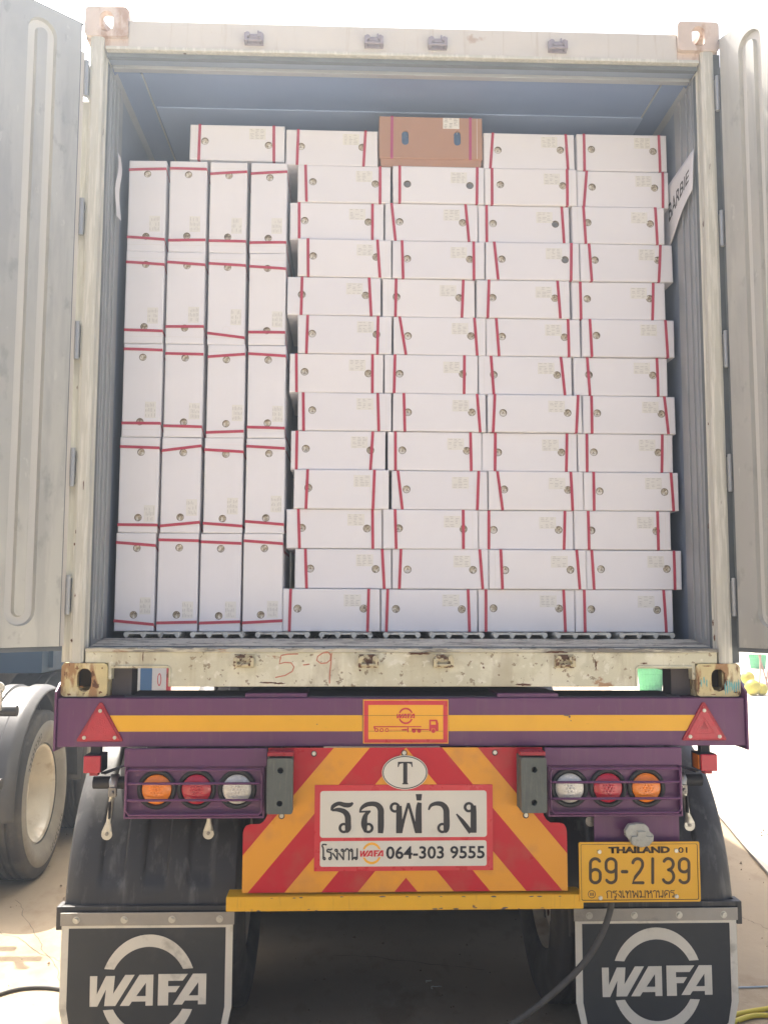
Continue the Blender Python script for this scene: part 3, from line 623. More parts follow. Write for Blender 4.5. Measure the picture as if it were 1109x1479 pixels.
        s = mb.build('strap', ms or M['strap'], t); sm = s.modifiers.new('thick', 'SOLIDIFY'); sm.thickness = 0.0007; sm.offset = 0
    if sticker:
        x, z = q(sticker[0], sticker[1]); a_, b_ = (0.034, 0.0235) if not upright else (0.0215, 0.033)
        st = MB().box(x - a_, x + a_, -0.0007, 0, z - b_, z + b_).build('sticker', M['label'], t)
        pm = MB(); rr = random.Random(int(abs(cx * 977 + cz * 331)))
        for i in range(7):
            f0 = -0.82 + 1.64 * i / 6.0
            for k_ in range(3):
                g0 = -0.88 + k_ * 0.6 + rr.uniform(0, 0.1); g1 = g0 + rr.uniform(0.22, 0.5)
                if rr.random() < 0.22: continue
                hgt = 0.038
                if not upright: pm.box(x + g0 * a_, x + g1 * a_, -0.0010, -0.0006, z - (f0 - hgt) * b_, z - (f0 + hgt) * b_)
                else: pm.box(x + (f0 - hgt) * a_, x + (f0 + hgt) * a_, -0.0010, -0.0006, z + g0 * b_, z + g1 * b_)
        pm.build('sticker_print', M['kprint'] if name == 'brown_carton' else M['print'], st)
    # faint printed panel or crease beside the lid: a second skin on the ends
    if upright:
        for zz in (h_ / 2 + hh - 0.028, h_ / 2 - hh + 0.028):
            MB().box(-hw + e, hw - e, -0.0004, 0.0003, zz - 0.0006, zz + 0.0006).build('flap_edge', M['flush'], t)
    else:
        xx = rnd.choice((-1, 1)) * (hw - 0.022)
        MB().box(xx - 0.0006, xx + 0.0006, -0.0004, 0.0003, h_ / 2 - hh + e, h_ / 2 + hh - e).build('flap_edge', M['flush'], t)
    t.rotation_euler.z = yaw
    return t
# flat boxes: (x0, x1, yt, yb, strap1 top, strap1 bottom, strap2 top, strap2 bottom, hole1 x, hole2 x, hole y, hole2 y, kinds)
FLAT = [
 [(407.6, 549, 851.7, 909, 420, 418, 532.5, 530.7, 429.8, 525, 879, 879), (549.6, 690, 851.7, 910, 560, 558, 676, 678, 571.8, 667, 879.5, 880), (691, 831, 853, 910, 702, 702, 814.4, 817, 713, 808, 878.5, 879), (831, 972, 853.6, 910, 843.6, 845, 958, 962, 854, 949, 880, 881)],
 [(425, 565.5, 793.5, 850, 441, 442.7, 552, 555, 448, 542.6, 821, 821.7), (566, 705.6, 795.4, 851, 579, 576.6, 692.7, 697, 588.5, 683, 822.5, 823), (706, 846, 796, 851.7, 722.5, 725, 832, 836.6, 729, 823, 823.6, 823), (846, 985, 796, 851.7, 854.5, 858, 973, 974.6, 868, 963, 822, 821.7)],
 [(413, 552, 735, 791.8, 431, 432.5, 538, 538.5, 436, 530, 762, 763), (553, 690.5, 738, 792.6, 570.4, 572, 668.6, 668.9, 576, 669, 763, 764), (691, 828.7, 739.4, 794.5, 706, 706, 816, 814.7, 713, 807, 765, 765), (829.5, 969, 739.4, 794.5, 849, 850.5, 949, 950.5, 854, 947.5, 766, 767)],
 [(424, 562, 679.5, 734, 444.6, 442, 540.7, 538.5, 445.5, 539, 704.7, 706, '', 'flush'), (565, 704, 681.7, 736, 574.5, 581, 691, 689, 587, 680.6, 706.6, 707, '', 'flush'), (705, 842.7, 682.7, 737.7, 718, 725.6, 824, 826.7, 728, 820, 706.7, 707.5), (843, 980, 683, 739, 856.6, 857.5, 968, 972, 865.6, 959, 709.5, 710.6)],
 [(420, 557, 623, 678, 429, 428, 538.5, 535, 441.7, 535, 647.6, 650), (559.6, 695.7, 625.7, 680, 571, 571.2, 679.4, 680.5, 581, 674, 650, 650.6), (696, 834, 627, 681, 715.5, 715, 819, 818, 719.7, 811, 652.8, 652.8), (835, 972.6, 627, 682, 847.7, 848.2, 956.7, 956, 858, 951, 652.5, 653)],
 [(429.8, 565.5, 568, 622, 438, 438.5, 545.5, 547, 451, 543, 592, 594, '', 'flush'), (567, 702, 570.7, 624, 583, 584.5, 688.6, 693, 589, 681, 595.6, 595.6), (704, 840, 572, 625, 714, 711.6, 834, 831.5, 726, 819, 596.7, 596.7), (841.5, 975.6, 572.6, 626, 854, 855, 959, 965, 862.6, 955, 596.4, 597.5)],
 [(418, 554, 511.7, 567, 428, 428.4, 538, 537.7, 440, 532, 536.6, 539), (555, 690, 515, 569, 570.4, 569, 670.5, 670, 577, 668, 539.6, 540), (691, 826.6, 516, 570, 709, 713, 810, 816, 713, 804.7, 540.7, 541), (829, 964, 516, 571, 848, 852, 948.6, 950.5, 850.7, 943, 540.7, 541.5)],
 [(429.8, 566, 457, 511, 444.6, 442.7, 546, 545, 451, 543.6, 482, 483), (567.7, 701.5, 459, 513, 577, 586, 685, 689, 589, 680, 485, 485), (702, 838, 461, 515, 716.5, 720.6, 820, 821.5, 725, 815, 485.5, 486.6), (839.6, 973.5, 461.7, 515, 851, 854, 960, 963.5, 860.7, 952, 484.7, 485, '', 'flush')],
 [(415, 550, 402, 455.7, 436.5, 435, 533, 536, 436, 528, 425.7, 427), (552, 686, 404, 458, 572, 571, 669, 667, 572.6, 663, 428.4, 429.5), (688, 822.5, 407, 460, 705.7, 704, 804.4, 808.5, 711, 800.6, 430, 431), (825.5, 960.5, 407.6, 461, 837.7, 839, 943, 942, 848, 938, 431, 431)],
 [(430, 565, 346.6, 401, 445, 445.3, 545, 548.5, 452.4, 543, 370.5, 372), (566.5, 699.5, 350, 403, 580.4, 582, 683.5, 684, 588, 678, 374, 375), (701, 836, 352, 406, 713, 718.7, 824, 823.6, 724, 815, 375, 376, '', 'dark'), (837, 971, 353, 406.5, 849.6, 853.7, 952.7, 950.5, 858.5, 949, 376, 376)],
 [(418.4, 554.7, 292.5, 346.6, 432, 432, 538, 537.8, 440, 532, 317, 319), (556, 690, 295, 348.5, 565.5, 571, 672, 677, 577, 668, 320, 321.5), (690.5, 822.5, 298, 351, 702.5, 703, 811, 814.5, 712, 802, 322, 323, '', 'dark'), (825.5, 958.6, 300, 352, 841.5, 845, 945, 948, 848, 938, 322, 324)],
 [(430, 564.5, 239, 292.5, 441.4, 442.7, 549, 548.8, 452, 542, 262, 265), (567, 699, 242.5, 295, 577, 577, 688.6, 688, 588, 678, 267, 269, 'dark', 'dark'), (699.5, 832, 244, 297, 710, 710.2, 818, 818.5, 722, 812, 267, 269), (833.4, 965.4, 246, 298, 847, 843, 956.5, 957, 855, 945, 269.5, 271)],
]
TOP = [(274, 411, 180, 233.5, 289, 287, 395.6, 395.6, 296, 388, 203, 209), (413, 546, 188, 238.5, 431, 429, 528, 525, 435, 523, 210.6, 212), None,
       (697.6, 829.6, 192, 243, 711.6, 708, 816.6, 820, 719, 809, 216, 216), (833, 963, 193.5, 245, 843, 844, 951, 953, 854, 943, 215, 218)]
def flat_box(d, y0, label, group):
    x0, x1, yt, yb = d[:4]
    a = at(x0, yt, y0); b = at(x1, yt, y0); c = at(x0, yb, y0); e = at(x1, yb, y0)
    xl = (a.x + c.x) / 2; xr = (b.x + e.x) / 2; zt = (a.z + b.z) / 2; zb = (c.z + e.z) / 2
    return xl, xr, zt, zb
bottoms = None
def col_z():                                             # common row heights so that the rows rest on one another
    zs = []
    for row in FLAT: zs.append(sum(flat_box(d, YB, '', '')[3] for d in row) / 4)
    zs.append(sum(flat_box(d, YB, '', '')[2] for d in FLAT[-1]) / 4)
    return zs
ZR = col_z(); ZR[0] = Z(0.2215)
cards = [M['card'], M['card2'], M['card3'], M['card']]
for ri, row in enumerate(FLAT):
    for ci, d in enumerate(row):
        xl, xr, zt, zb = flat_box(d, YB, '', '')
        yo = rnd.uniform(-0.008, 0.012)
        zb, zt = ZR[ri], ZR[ri + 1]
        kinds = d[12:14] if len(d) > 12 else ('', '')
        st = [(xz(d[4], d[2], YB), xz(d[5], d[3], YB)), (xz(d[6], d[2], YB), xz(d[7], d[3], YB))]
        if len(kinds) < 2: kinds = ('', '')
        hs = [(*xz(d[8], d[10], YB), kinds[0]), (*xz(d[9], d[11], YB), kinds[1])]
        lp = xz(d[9] - 16, d[2] + 15.5, YB)
        xtra = {('', 'flush'): ', right hole closed', ('', 'dark'): ', right hole dark', ('dark', 'dark'): ', both holes dark'}.get(tuple(kinds), '')
        lab = 'flat white carton, %s row above the floor, %s from the upright cartons%s' % (ORD[ri], ORD[ci], xtra)
        carton((xl + xr) / 2, (zt + zb) / 2, xr - xl, zt - zb, YB + yo, rnd.choice(cards), lab, st, hs, lp, False, 'white cartons lying flat in the right hand stack', yaw=R(rnd.uniform(-0.5, 0.5)))
tl = ['flat white carton lying on top of the upright cartons, leftmost of the top row', 'flat white carton of the top row touching the left side of the brown carton', None,
      'flat white carton of the top row touching the right side of the brown carton', 'flat white carton of the top row nearest the right wall']
for i, d in enumerate(TOP):
    if d is None: continue
    xl, xr, zt, zb = flat_box(d, YB, '', ''); zt0 = zt
    hgt = zt - zb
    zb = ZR[-1]
    if i == 0: zb = Z(2.152)
    st = [(xz(d[4], d[2], YB), xz(d[5], d[3], YB)), (xz(d[6], d[2], YB), xz(d[7], d[3], YB))]
    hs = [(*xz(d[8], d[10], YB), ''), (*xz(d[9], d[11], YB), '')]
    zt = max(zt, zb + 0.155)
    carton((xl + xr) / 2, (zt + zb) / 2, xr - xl, zt - zb, YB + (0.004), cards[i % 3], tl[i], st, hs, xz(d[9] - 16, d[2] + 13, YB), False, 'white cartons lying flat in the top row')
# brown carton
a = xz(547.4, 168, YB); b = xz(696, 169, YB); c = xz(547.4, 241, YB)
zt = a[1]; zb = ZR[-1]
kb = carton((a[0] + b[0]) / 2, (zt + zb + 0.032) / 2, b[0] - a[0], zt - zb - 0.032, YB - 0.006, M['kraft'], 'brown cardboard carton with oval hand holes, in the top row among white cartons',
       [(xz(566, 168, YB), xz(565.5, 232, YB)), (xz(678.6, 168, YB), xz(678.6, 232, YB))], [(*xz(585, 200, YB), 'oval'), (*xz(660, 201, YB), 'oval')], xz(651, 179.5, YB), False, 'cartons', name='brown_carton', ms=M['strap2'])
del kb['group']
MB().box(-(b[0] - a[0]) / 2 + 0.008, (b[0] - a[0]) / 2 - 0.006, 0.006, 0.46, -0.031, 0.003).build('carton_base', M['kraft'], kb, bevel=0.002)
# upright cartons
CX = [[(186.5, 241, 183, 238), (246, 299.6, 242, 297), (304, 358, 301, 355), (362.5, 416, 360, 413)],
      [(182, 238, 179.7, 235.7), (241, 297, 239.5, 294.6), (301, 355, 299.6, 354.4), (360, 413, 358.7, 413)],
      [(180, 236, 174.4, 232), (239, 294, 236, 292.6), (299.6, 354, 298, 353), (358, 413, 356.5, 412)],
      [(174, 232, 169, 227), (235, 291.5, 230, 289), (297, 352, 291.4, 350.7), (356, 411.5, 353, 411)],
      [(169, 226, 162.6, 222), (229.5, 289, 225, 283), (291, 351, 286, 345), (354, 412, 347, 405)]]
VY = [233, 364.5, 497.5, 632, 770, 912]
VS = [[(245, 244, 342, 346), (243, 244.6, 347, 346.6), (251, 248, 347.6, 348.6), (251, 248.4, 350.6, 350.4)],
      [(378.7, 382.5, 476.6, 478.4), (378.7, 383, 472, 472), (380.4, 383.7, 481, 488), (385, 388.5, 480, 480.4)],
      [(504, 506, 611, 611.7), (510.7, 512, 615, 616.7), (515.5, 511.7, 624.8, 623), (511, 514.5, 617, 618.7)],
      [(645, 647, 757.7, 758.4), (651, 644, 759.7, 754.4), (649.5, 652.8, 755.7, 760), (644.5, 647.8, 753, 757.7)],
      [(783.4, 788, 896.5, 902), (779.6, 781, 899.8, 898.5), (782.4, 785, 900, 898), (781, 785.4, 899.6, 896.5)]]
VH = [[(213.5, 251, 211, 341), (272.6, 252, 270, 340.5), (331, 253.5, 329, 342), (390, 256.7, 387.5, 344)],
      [(211, 382, 208.5, 472), (270.6, 384, 267, 474), (329, 386, 327, 476), (386.5, 387.8, 385.5, 477.6)],
      [(206.7, 516, 202.4, 609), (267.8, 517, 265.5, 609.6), (327.4, 519.5, 326.6, 612), (387.5, 520, 386.5, 611)],
      [(204, 653, 199.6, 747.5), (265, 653.6, 260.5, 747), (326.4, 656, 321.6, 749), (388.5, 655, 384, 748)],
      [(198, 791.7, 193, 888), (259, 791, 255, 888), (319, 792.5, 316, 889.5), (382, 792, 376.7, 888)]]
VL = [[(223.6, 323), (281.7, 323.6), (342, 326), (400, 326.6)], [(221, 456), (280, 455), (341, 458), (400.6, 461.5)], [(217.6, 592), (281, 594), (343, 596.5), (401, 598)],
      [(216, 741.7), (277, 733), (336, 731), (399, 728)], [(210, 875), (271, 881), (333, 881), (393.6, 880)]]
YV = 0.322
VZ = [at(300, y, YV).z for y in VY]; VZ[5] = Z(0.2215)
LAY = ['top layer', 'second layer from the top', 'middle layer', 'second layer above the floor', 'bottom layer']
for ri in range(5):
    for ci in range(4):
        q_ = CX[ri][ci]
        xl = (at(q_[0], VY[ri], YV).x + at(q_[2], VY[ri + 1], YV).x) / 2; xr = (at(q_[1], VY[ri], YV).x + at(q_[3], VY[ri + 1], YV).x) / 2
        zt, zb = VZ[ri], VZ[ri + 1]
        s_ = VS[ri][ci]
        st = [(xz(q_[0], s_[0], YV), xz(q_[1], s_[1], YV)), (xz(q_[2], s_[2], YV), xz(q_[3], s_[3], YV))]
        h_ = VH[ri][ci]; kind2 = 'flush' if (ri, ci) == (1, 2) else ''
        hs = [(*xz(h_[0], h_[1], YV), ''), (*xz(h_[2], h_[3], YV), kind2)]
        lab = 'upright white carton, %s, %s from the left wall%s' % (LAY[ri], ORD[ci], ', lower hole closed' if kind2 else '')
        carton((xl + xr) / 2, (zt + zb) / 2, xr - xl, zt - zb, YV + rnd.uniform(-0.003, 0.003), rnd.choice(cards), lab, st, hs, xz(*VL[ri][ci], YV), True, 'white cartons standing upright against the left wall', hole_r=0.0150, yaw=R(rnd.uniform(-0.4, 0.2)))

# paper notice on the right wall: a hanging sheet, curling away
def wallpt(px, py, X=1.137):
    d = fw + rt * ((px - PW / 2) / FPX) - up * ((py - PH / 2) / FPX); return CAM + d * ((X - CAM.x) / d.x)
pa = wallpt(998, 226); pb = wallpt(999, 285)
ys0, ye0 = 0.065, 0.45
zt0 = pa.z; 
note = tag(empty('paper_notice', (1.137, 0.2, zt0 - 0.25)), 'white paper sheet with black capitals taped to the right inner wall', 'paper notice')
def sheet(u, v):
    y = ys0 + (ye0 - ys0) * u
    z = zt0 + 0.010 - 0.016 * u - v * (0.165 + 0.13 * u)
    x = 1.1295 - 0.007 * v * math.sin(u * 5 + 0.5) - 0.006 * v
    return (x - note.location.x, y - note.location.y, z - note.location.z)
sh = MB().grid(sheet, 12, 10).build('sheet', M['paper'], note, smooth=80)
sm = sh.modifiers.new('thick', 'SOLIDIFY'); sm.thickness = 0.0004
tx = text('lettering', 'BARBIE', 0, 1, 0, 1, 0, M['ink'], note, bold=0.012, thick=0)
for v in tx.data.vertices:
    p = sheet(0.78 - 0.67 * v.co.x, 0.32 + 0.29 * (1 - v.co.z) + 0.02 * v.co.x); v.co = (p[0] - 0.0010, p[1], p[2])
# another sheet end on the left wall
ln = tag(empty('torn_paper', (-1.128, 0.25, Z(1.97))), 'torn white paper strip hanging on the left inner wall beside the top upright carton', 'paper')
MB().grid(lambda u, v: (0.004 + 0.004 * math.sin(v * 7) + 0.006 * u * v, -0.075 + 0.05 * u + 0.008 * math.sin(v * 9), 0.13 - 0.26 * v), 5, 12).build('paper_strip', M['paper'], ln, smooth=80)

# ------------------------------------------------------------------ trailer
tr = tag(empty('trailer', (0, 0, 0)), 'purple container trailer with yellow stripe, round lamps and white logo mudflaps', 'trailer')
def T(name, mb, m, parent=tr, **k): return mb.build(name, m, parent, **k)
def screws(pts, Y, r, parent, m=None, name='bolt'):
    for (px, py) in pts:
        p = at(px, py, Y); MB().cyl((p.x, p.z), r, Y - r * 0.9, Y - 0.001, 'y', 8).build(name, m or M['zinc'], parent, bevel=0.0006)
        MB().cyl((p.x, p.z - 0.0015), r * 1.4, Y - 0.0012, Y + 0.001, 'y', 14).build('washer', M['rubber'], parent)
YR = -0.020                                                 # rear face of the beam
zb0, zb1 = Z(-0.171), Z(-0.003)
mb = MB(); mb.box(-1.222, 1.222, YR, YR + 0.008, zb0, zb1); mb.box(-1.222, 1.222, YR + 0.008, 0.27, zb1 - 0.009, zb1); mb.box(-1.222, 1.222, YR + 0.008, 0.09, zb0, zb0 + 0.009); mb.box(-1.222, 1.222, 0.262, 0.27, zb0, zb1 - 0.009)
T('rear_beam', mb, M['purple'], bevel=0.002)
for s in (-1, 1):
    mb = MB(); mb.plate([(-0.030, Z(-0.185)), (0.30, Z(-0.185)), (0.30, Z(0.01)), (0.02, Z(0.05)), (-0.03, Z(0.02))], [], s * 1.2225, s * 1.231, 'x'); T('beam_end_plate', mb, M['purple'], bevel=0.002)
for a in (-0.46, 0.44):
    T('bolster_pad', MB().box(a - 0.11, a + 0.11, -0.005, 0.22, Z(-0.0029), Z(0.012)), M['purple'], bevel=0.002)
T('beam_walkway', MB().box(-1.0, 1.0, 0.012, 0.262, Z(-0.0029), Z(0.0005)), M['purple_dark'])
p0 = at(160, 1034, YR).x; p1 = at(1004, 1034, YR).x
mb = MB(); zt_, zb_ = Z(-0.0625), Z(-0.1185)
for a_, b_, sl in ((p0, -0.1535, 0), (0.1535, p1, 1)):
    if sl == 0: mb.plate([(a_ - 0.002, zt_), (a_ + 0.028, zb_), (b_, zb_), (b_, zt_)], [], YR - 0.0012, YR - 0.0002)
    else: mb.plate([(a_, zt_), (a_, zb_), (b_ - 0.030, zb_), (b_, zt_)], [], YR - 0.0012, YR - 0.0002)
T('reflective_stripe', mb, M['yellow'])
# triangles
for s in (-1, 1):
    cx = s * 1.071
    def tri(sc, z_off=0): return [(cx - 0.0755 * sc, Z(-0.150 + z_off)), (cx + 0.0755 * sc, Z(-0.150 + z_off)), (cx, Z(-0.150 + z_off + 0.128 * sc))]
    mb = MB(); mb.plate([(cx - 0.078, Z(-0.152)), (cx + 0.078, Z(-0.152)), (cx + 0.080, Z(-0.146)), (cx + 0.005, Z(-0.0175)), (cx - 0.005, Z(-0.0175)), (cx - 0.080, Z(-0.146))], [], YR - 0.006, YR - 0.0003)
    t_ = T('reflector_triangle', mb, M['reddark'], bevel=0.002)
    mb = MB(); mb.plate(tri(0.93, 0.0035), [tri(0.45, 0.023)] if s > 0 else [], YR - 0.0085, YR - 0.006); mb.build('reflector_face', M['redlens'], t_, bevel=0.001)
    if s > 0: MB().plate(tri(0.45, 0.023), [tri(0.2, 0.040)], YR - 0.0078, YR - 0.006).build('reflector_insert', M['redlens'], t_)
    for dx, dz in ((-0.053, -0.138), (0.053, -0.138), (0, -0.046)):
        MB().cyl((cx + dx, Z(dz)), 0.0065, YR - 0.0115, YR - 0.008, 'y', 12).cyl((cx + dx, Z(dz)), 0.0035, YR - 0.0135, YR - 0.011, 'y', 6).build('screw', M['zinc'], t_)
for (px, py, rw, rh) in ((818, 1033, 0.010, 0.003), (822, 1035, 0.004, 0.005), (824, 1041, 0.002, 0.0015), (458, 1046, 0.0025, 0.0015), (612, 1057, 0.0015, 0.001), (700, 1030, 0.002, 0.001)):
    patch(px, py, rw, rh, YR - 0.0013, M['purple_dark'], tr, 'paint_chip')
# sign with the lorry drawing
Y = YR - 0.004
def c2(x, y, Yp=None): return xz(340 + x * 0.31560, 980 + y * 0.31560, Y if Yp is None else Yp)
mb = MB(); mb.plate([c2(584, 298), c2(974, 298), c2(974, 96), c2(584, 96)], [], Y, YR - 0.0003); sg = T('truck_sign', mb, M['orange'], bevel=0.001)
def prt(nm, outer, holes, m, par, lay=1, Yp=None, fn=c2):
    yy = (Y if Yp is None else Yp) - 0.0004 * lay
    MB().plate([fn(*p) for p in outer], [[fn(*p) for p in h] for h in holes], yy, yy + 0.0003).build(nm, m, par)
prt('sign_border', [(588, 294), (970, 294), (970, 101), (588, 101)], [[(608, 278), (950, 278), (950, 121), (608, 121)]], M['red'], sg)
cc = c2(779, 171); k1 = at(340 + 820 * .3156, 1030, Y).x - at(340 + 738 * .3156, 1030, Y).x
logo(cc[0], cc[1], k1 / 2, Y - 0.0008, Y - 0.0003, M['red'], M['red'], sg)
def ring2(x, y, r, h=0): return [(x + r * math.cos(a_ * math.pi / 8), y + r * math.sin(a_ * math.pi / 8)) for a_ in range(16)]
mb = MB()
def pp(outer, holes=()): mb.plate([c2(*p) for p in outer], [[c2(*p) for p in h] for h in holes], Y - 0.0008, Y - 0.0004)
pp([(632, 218), (850, 218), (850, 223), (632, 223)])
pp([(632, 223.5), (640, 223.5), (640, 232), (632, 228)])
for x in (645, 669, 693): pp(ring2(x, 236, 9), [ring2(x, 236, 5)])
for x in range(706, 784, 9): pp([(x, 234.5), (x + 6, 234.5), (x + 6, 237), (x, 237)])
pp([(786, 224), (792, 224), (792, 246), (786, 246)]); pp([(760, 232), (785, 230), (785, 238), (760, 238)])
for x in (816, 840): pp(ring2(x, 239, 9.5))
pp([(806, 229), (884, 232), (884, 237), (806, 234)])
pp([(886, 188), (922, 188), (928, 205), (928, 240), (917, 240), (912, 229), (898, 229), (893, 240), (886, 240)], [[(894, 196), (915, 196), (917, 211), (894, 211)]])
pp(ring2(905, 240, 9.5))
mb.build('lorry_drawing', M['red'], sg)
mb = MB(); mb.plate([c2(608, 241.5), c2(950, 241.5), c2(950, 240.3), c2(608, 240.3)], [], Y - 0.0004, Y - 0.0002).plate([c2(586, 170), c2(972, 170), c2(972, 168.8), c2(586, 168.8)], [], Y - 0.0012, Y - 0.0010); mb.build('crease', M['brown'], sg)

# chassis, axles
for s in (-1, 1):
    mb = MB(); mb.box(s * 0.52, s * 0.38, 0.275, 11, Z(-0.02), Z(-0.004)).box(s * 0.52, s * 0.38, 0.275, 11, Z(-0.36), Z(-0.345)).box(s * 0.455, s * 0.445, 0.275, 11, Z(-0.345), Z(-0.02)); T('chassis_rail', mb, M['chassis'])
T('gooseneck_beam', MB().box(-0.80, 0.33, 0.9, 1.05, Z(-0.02), Z(0.05)), M['chassis'])
for y_ in (1.6, 3.2, 5, 7, 9): T('cross_member', MB().box(-0.444, 0.444, y_, y_ + 0.08, Z(-0.3), Z(-0.05)), M['chassis'])

def tyre_mesh(w_, R_=0.5, ri=0.289):
    mb = MB(); h = w_ / 2
    prof = [(ri, -h * 0.62), (ri + 0.012, -h * 0.80), (ri + 0.03, -h * 0.86), (ri + 0.075, -h * 1.0), (ri + 0.11, -h * 1.02), (R_ - 0.055, -h * 0.97), (R_ - 0.035, -h * 0.93), (R_ - 0.012, -h * 0.90), (R_ - 0.002, -h * 0.80)]
    for gx in (-0.5, -0.17, 0.17, 0.5):
        prof += [(R_, h * gx - 0.012), (R_ - 0.014, h * gx - 0.006), (R_ - 0.014, h * gx + 0.006), (R_, h * gx + 0.012)]
    prof += [(r_, -x) for r_, x in reversed(prof[:9])]
    mb.lathe(prof, (0, 0, 0), 'x', 64); return mb.mesh('tyre', 50)
TY = tyre_mesh(0.27)
SWM = MB().lathe([(0.300, 0.109), (0.305, 0.111), (0.322, 0.1182), (0.364, 0.1372), (0.399, 0.1395), (0.432, 0.1350), (0.434, 0.1330)], (0, 0, 0), 'x', 64).mesh('sidewall', 60)
_l = MB()
for g0 in (0.3, 3.4):
    for i_ in range(9):                                     # raised marks round the sidewall
        a0_ = g0 + i_ * 0.085
        for (ra, rb, da, db) in ((0.372, 0.405, 0, 0.016), (0.398, 0.405, 0.016, 0.05), (0.372, 0.379, 0.016, 0.05 if i_ % 2 else 0.03)):
            _l.add([(0.1408, r_ * math.cos(a0_ + d_), r_ * math.sin(a0_ + d_)) for r_, d_ in ((ra, da), (rb, da), (rb, db), (ra, db))], [(0, 1, 2, 3)])
SWL = _l.mesh('sidewall_lettering')
def rim_mesh(out):                                           # deep dish facing +x when out = 1
    mb = MB()
    prof = [(0.292, 0.085), (0.296, 0.097), (0.290, 0.104), (0.280, 0.100), (0.272, 0.088), (0.262, 0.05), (0.250, 0.02), (0.238, -0.04), (0.225, -0.062), (0.20, -0.07), (0.15, -0.064), (0.115, -0.060), (0.108, -0.03), (0.095, 0.0), (0.03, 0.006), (0.001, 0.006)]
    mb.lathe([(r_, x * out) for r_, x in prof], (0, 0, 0), 'x', 48)
    mb.lathe([(0.292, 0.085 * out), (0.27, 0.0), (0.292, -0.1 * out)], (0, 0, 0), 'x', 48)
    return mb.mesh('wheel', 40)
RM, RM2 = rim_mesh(1), rim_mesh(-1)
NM = MB()
for i in range(10):
    a_ = 2 * math.pi * i / 10; NM.cyl((0.1675 * math.cos(a_), 0.1675 * math.sin(a_)), 0.014, -0.07, -0.03, 'x', 6)
NUT = NM.mesh('wheel_nuts')
HOLES = MB()
for i in range(10):
    a_ = 2 * math.pi * (i + .5) / 10; HOLES.cyl((0.205 * math.cos(a_), 0.205 * math.sin(a_)), 0.018, -0.0705, -0.064, 'x', 12)
HOL = HOLES.mesh('hand_holes')
def wheel(parent, x, y, side, tm, pale=False):
    w_ = link('wheel', RM, M['rim'], parent); w_.location = (x, y, 0.5); w_.rotation_euler = (rnd.uniform(0, 6), 0, 0 if side > 0 else math.pi)
    t_ = link('tyre', TY, M['tyre'], w_)
    if pale: link('sidewall', SWM, M['tyre_grey'], w_); link('sidewall_lettering', SWL, M['tyre'], w_)
    n_ = link('wheel_nut', NUT, M['rust'], w_); h_ = link('rim_hole', HOL, M['casting_dark'], w_)
    return w_
def mudguard(parent, x0, x1, yc, zc, Rm, side, a_end=180):
    """half ring of pressed black plastic; x0 inner, x1 outer edge"""
    gw = x1 - x0
    def fn(u, v):
        ang = R(180 + 4 - v * (a_end + 4)); x = x0 + gw * u
        uu = u if side > 0 else 1 - u                          # uu = 1 at the outer edge
        rr = Rm
        for c_ in (0.22, 0.48, 0.73):                        # long pressed channels
            dd = abs(uu - c_) / 0.062
            e_ = min(1, max(0, (v - 0.085) / 0.02)) if v < 0.5 else min(1, max(0, (0.97 - v) / 0.02))
            if dd < 1.25: rr -= 0.013 * e_ * min(1, max(0, (1.25 - dd) / 0.22))
        if uu > 0.90: rr -= 0.030 * ((uu - 0.90) / 0.10) ** 1.6
        return (x, yc + rr * math.cos(ang), zc + rr * math.sin(ang))
    mb = MB().grid(fn, 72, 110); g_ = mb.build('mudguard', M['guard_grey'] if parent is not tr else M['fender'], parent, smooth=50)
    so_ = g_.modifiers.new('thick', 'SOLIDIFY'); so_.thickness = 0.005; so_.offset = -1
    return g_
YW, ZW, RG = 0.755, Z(-0.82), 0.655
for s in (-1, 1):
    x0, x1 = (0.60, 1.215) if s > 0 else (-1.215, -0.60)
    gd = mudguard(tr, x0, x1, YW, ZW, RG, s)
    mb = MB().box(x0 - 0.003, x1 + 0.004, 0.086, 0.112, Z(-0.762), Z(-0.742)); mb.box(*( (x1 - 0.004, x1 + 0.016) if s > 0 else (x0 - 0.016, x0 + 0.004)), 0.084, 0.15, Z(-0.822), Z(-0.7415)); mb.build('mudguard_lip', M['fender'], gd, bevel=0.003)
    for ax in range(3):
        for xo in (1.075, 0.73): wheel(tr, s * xo, YW + ax * 1.31, s, None)
    for ax in (1, 2): mudguard(tr, x0, x1, YW + ax * 1.34, ZW, RG, s)
for ax in range(3): T('axle', MB().cyl((YW + ax * 1.31, Z(-0.82)), 0.07, -0.95, 0.95, 'x', 20), M['chassis'], smooth=40)
for ax in range(3):
    for s in (-1, 1): T('air_bag', MB().lathe([(0.09, 0), (0.12, 0.05), (0.10, 0.1), (0.12, 0.15), (0.09, 0.2), (0.0, 0.2)], (s * 0.45, YW + 0.25 + ax * 1.31, Z(-0.62)), 'z', 20), M['rubber'], smooth=60)

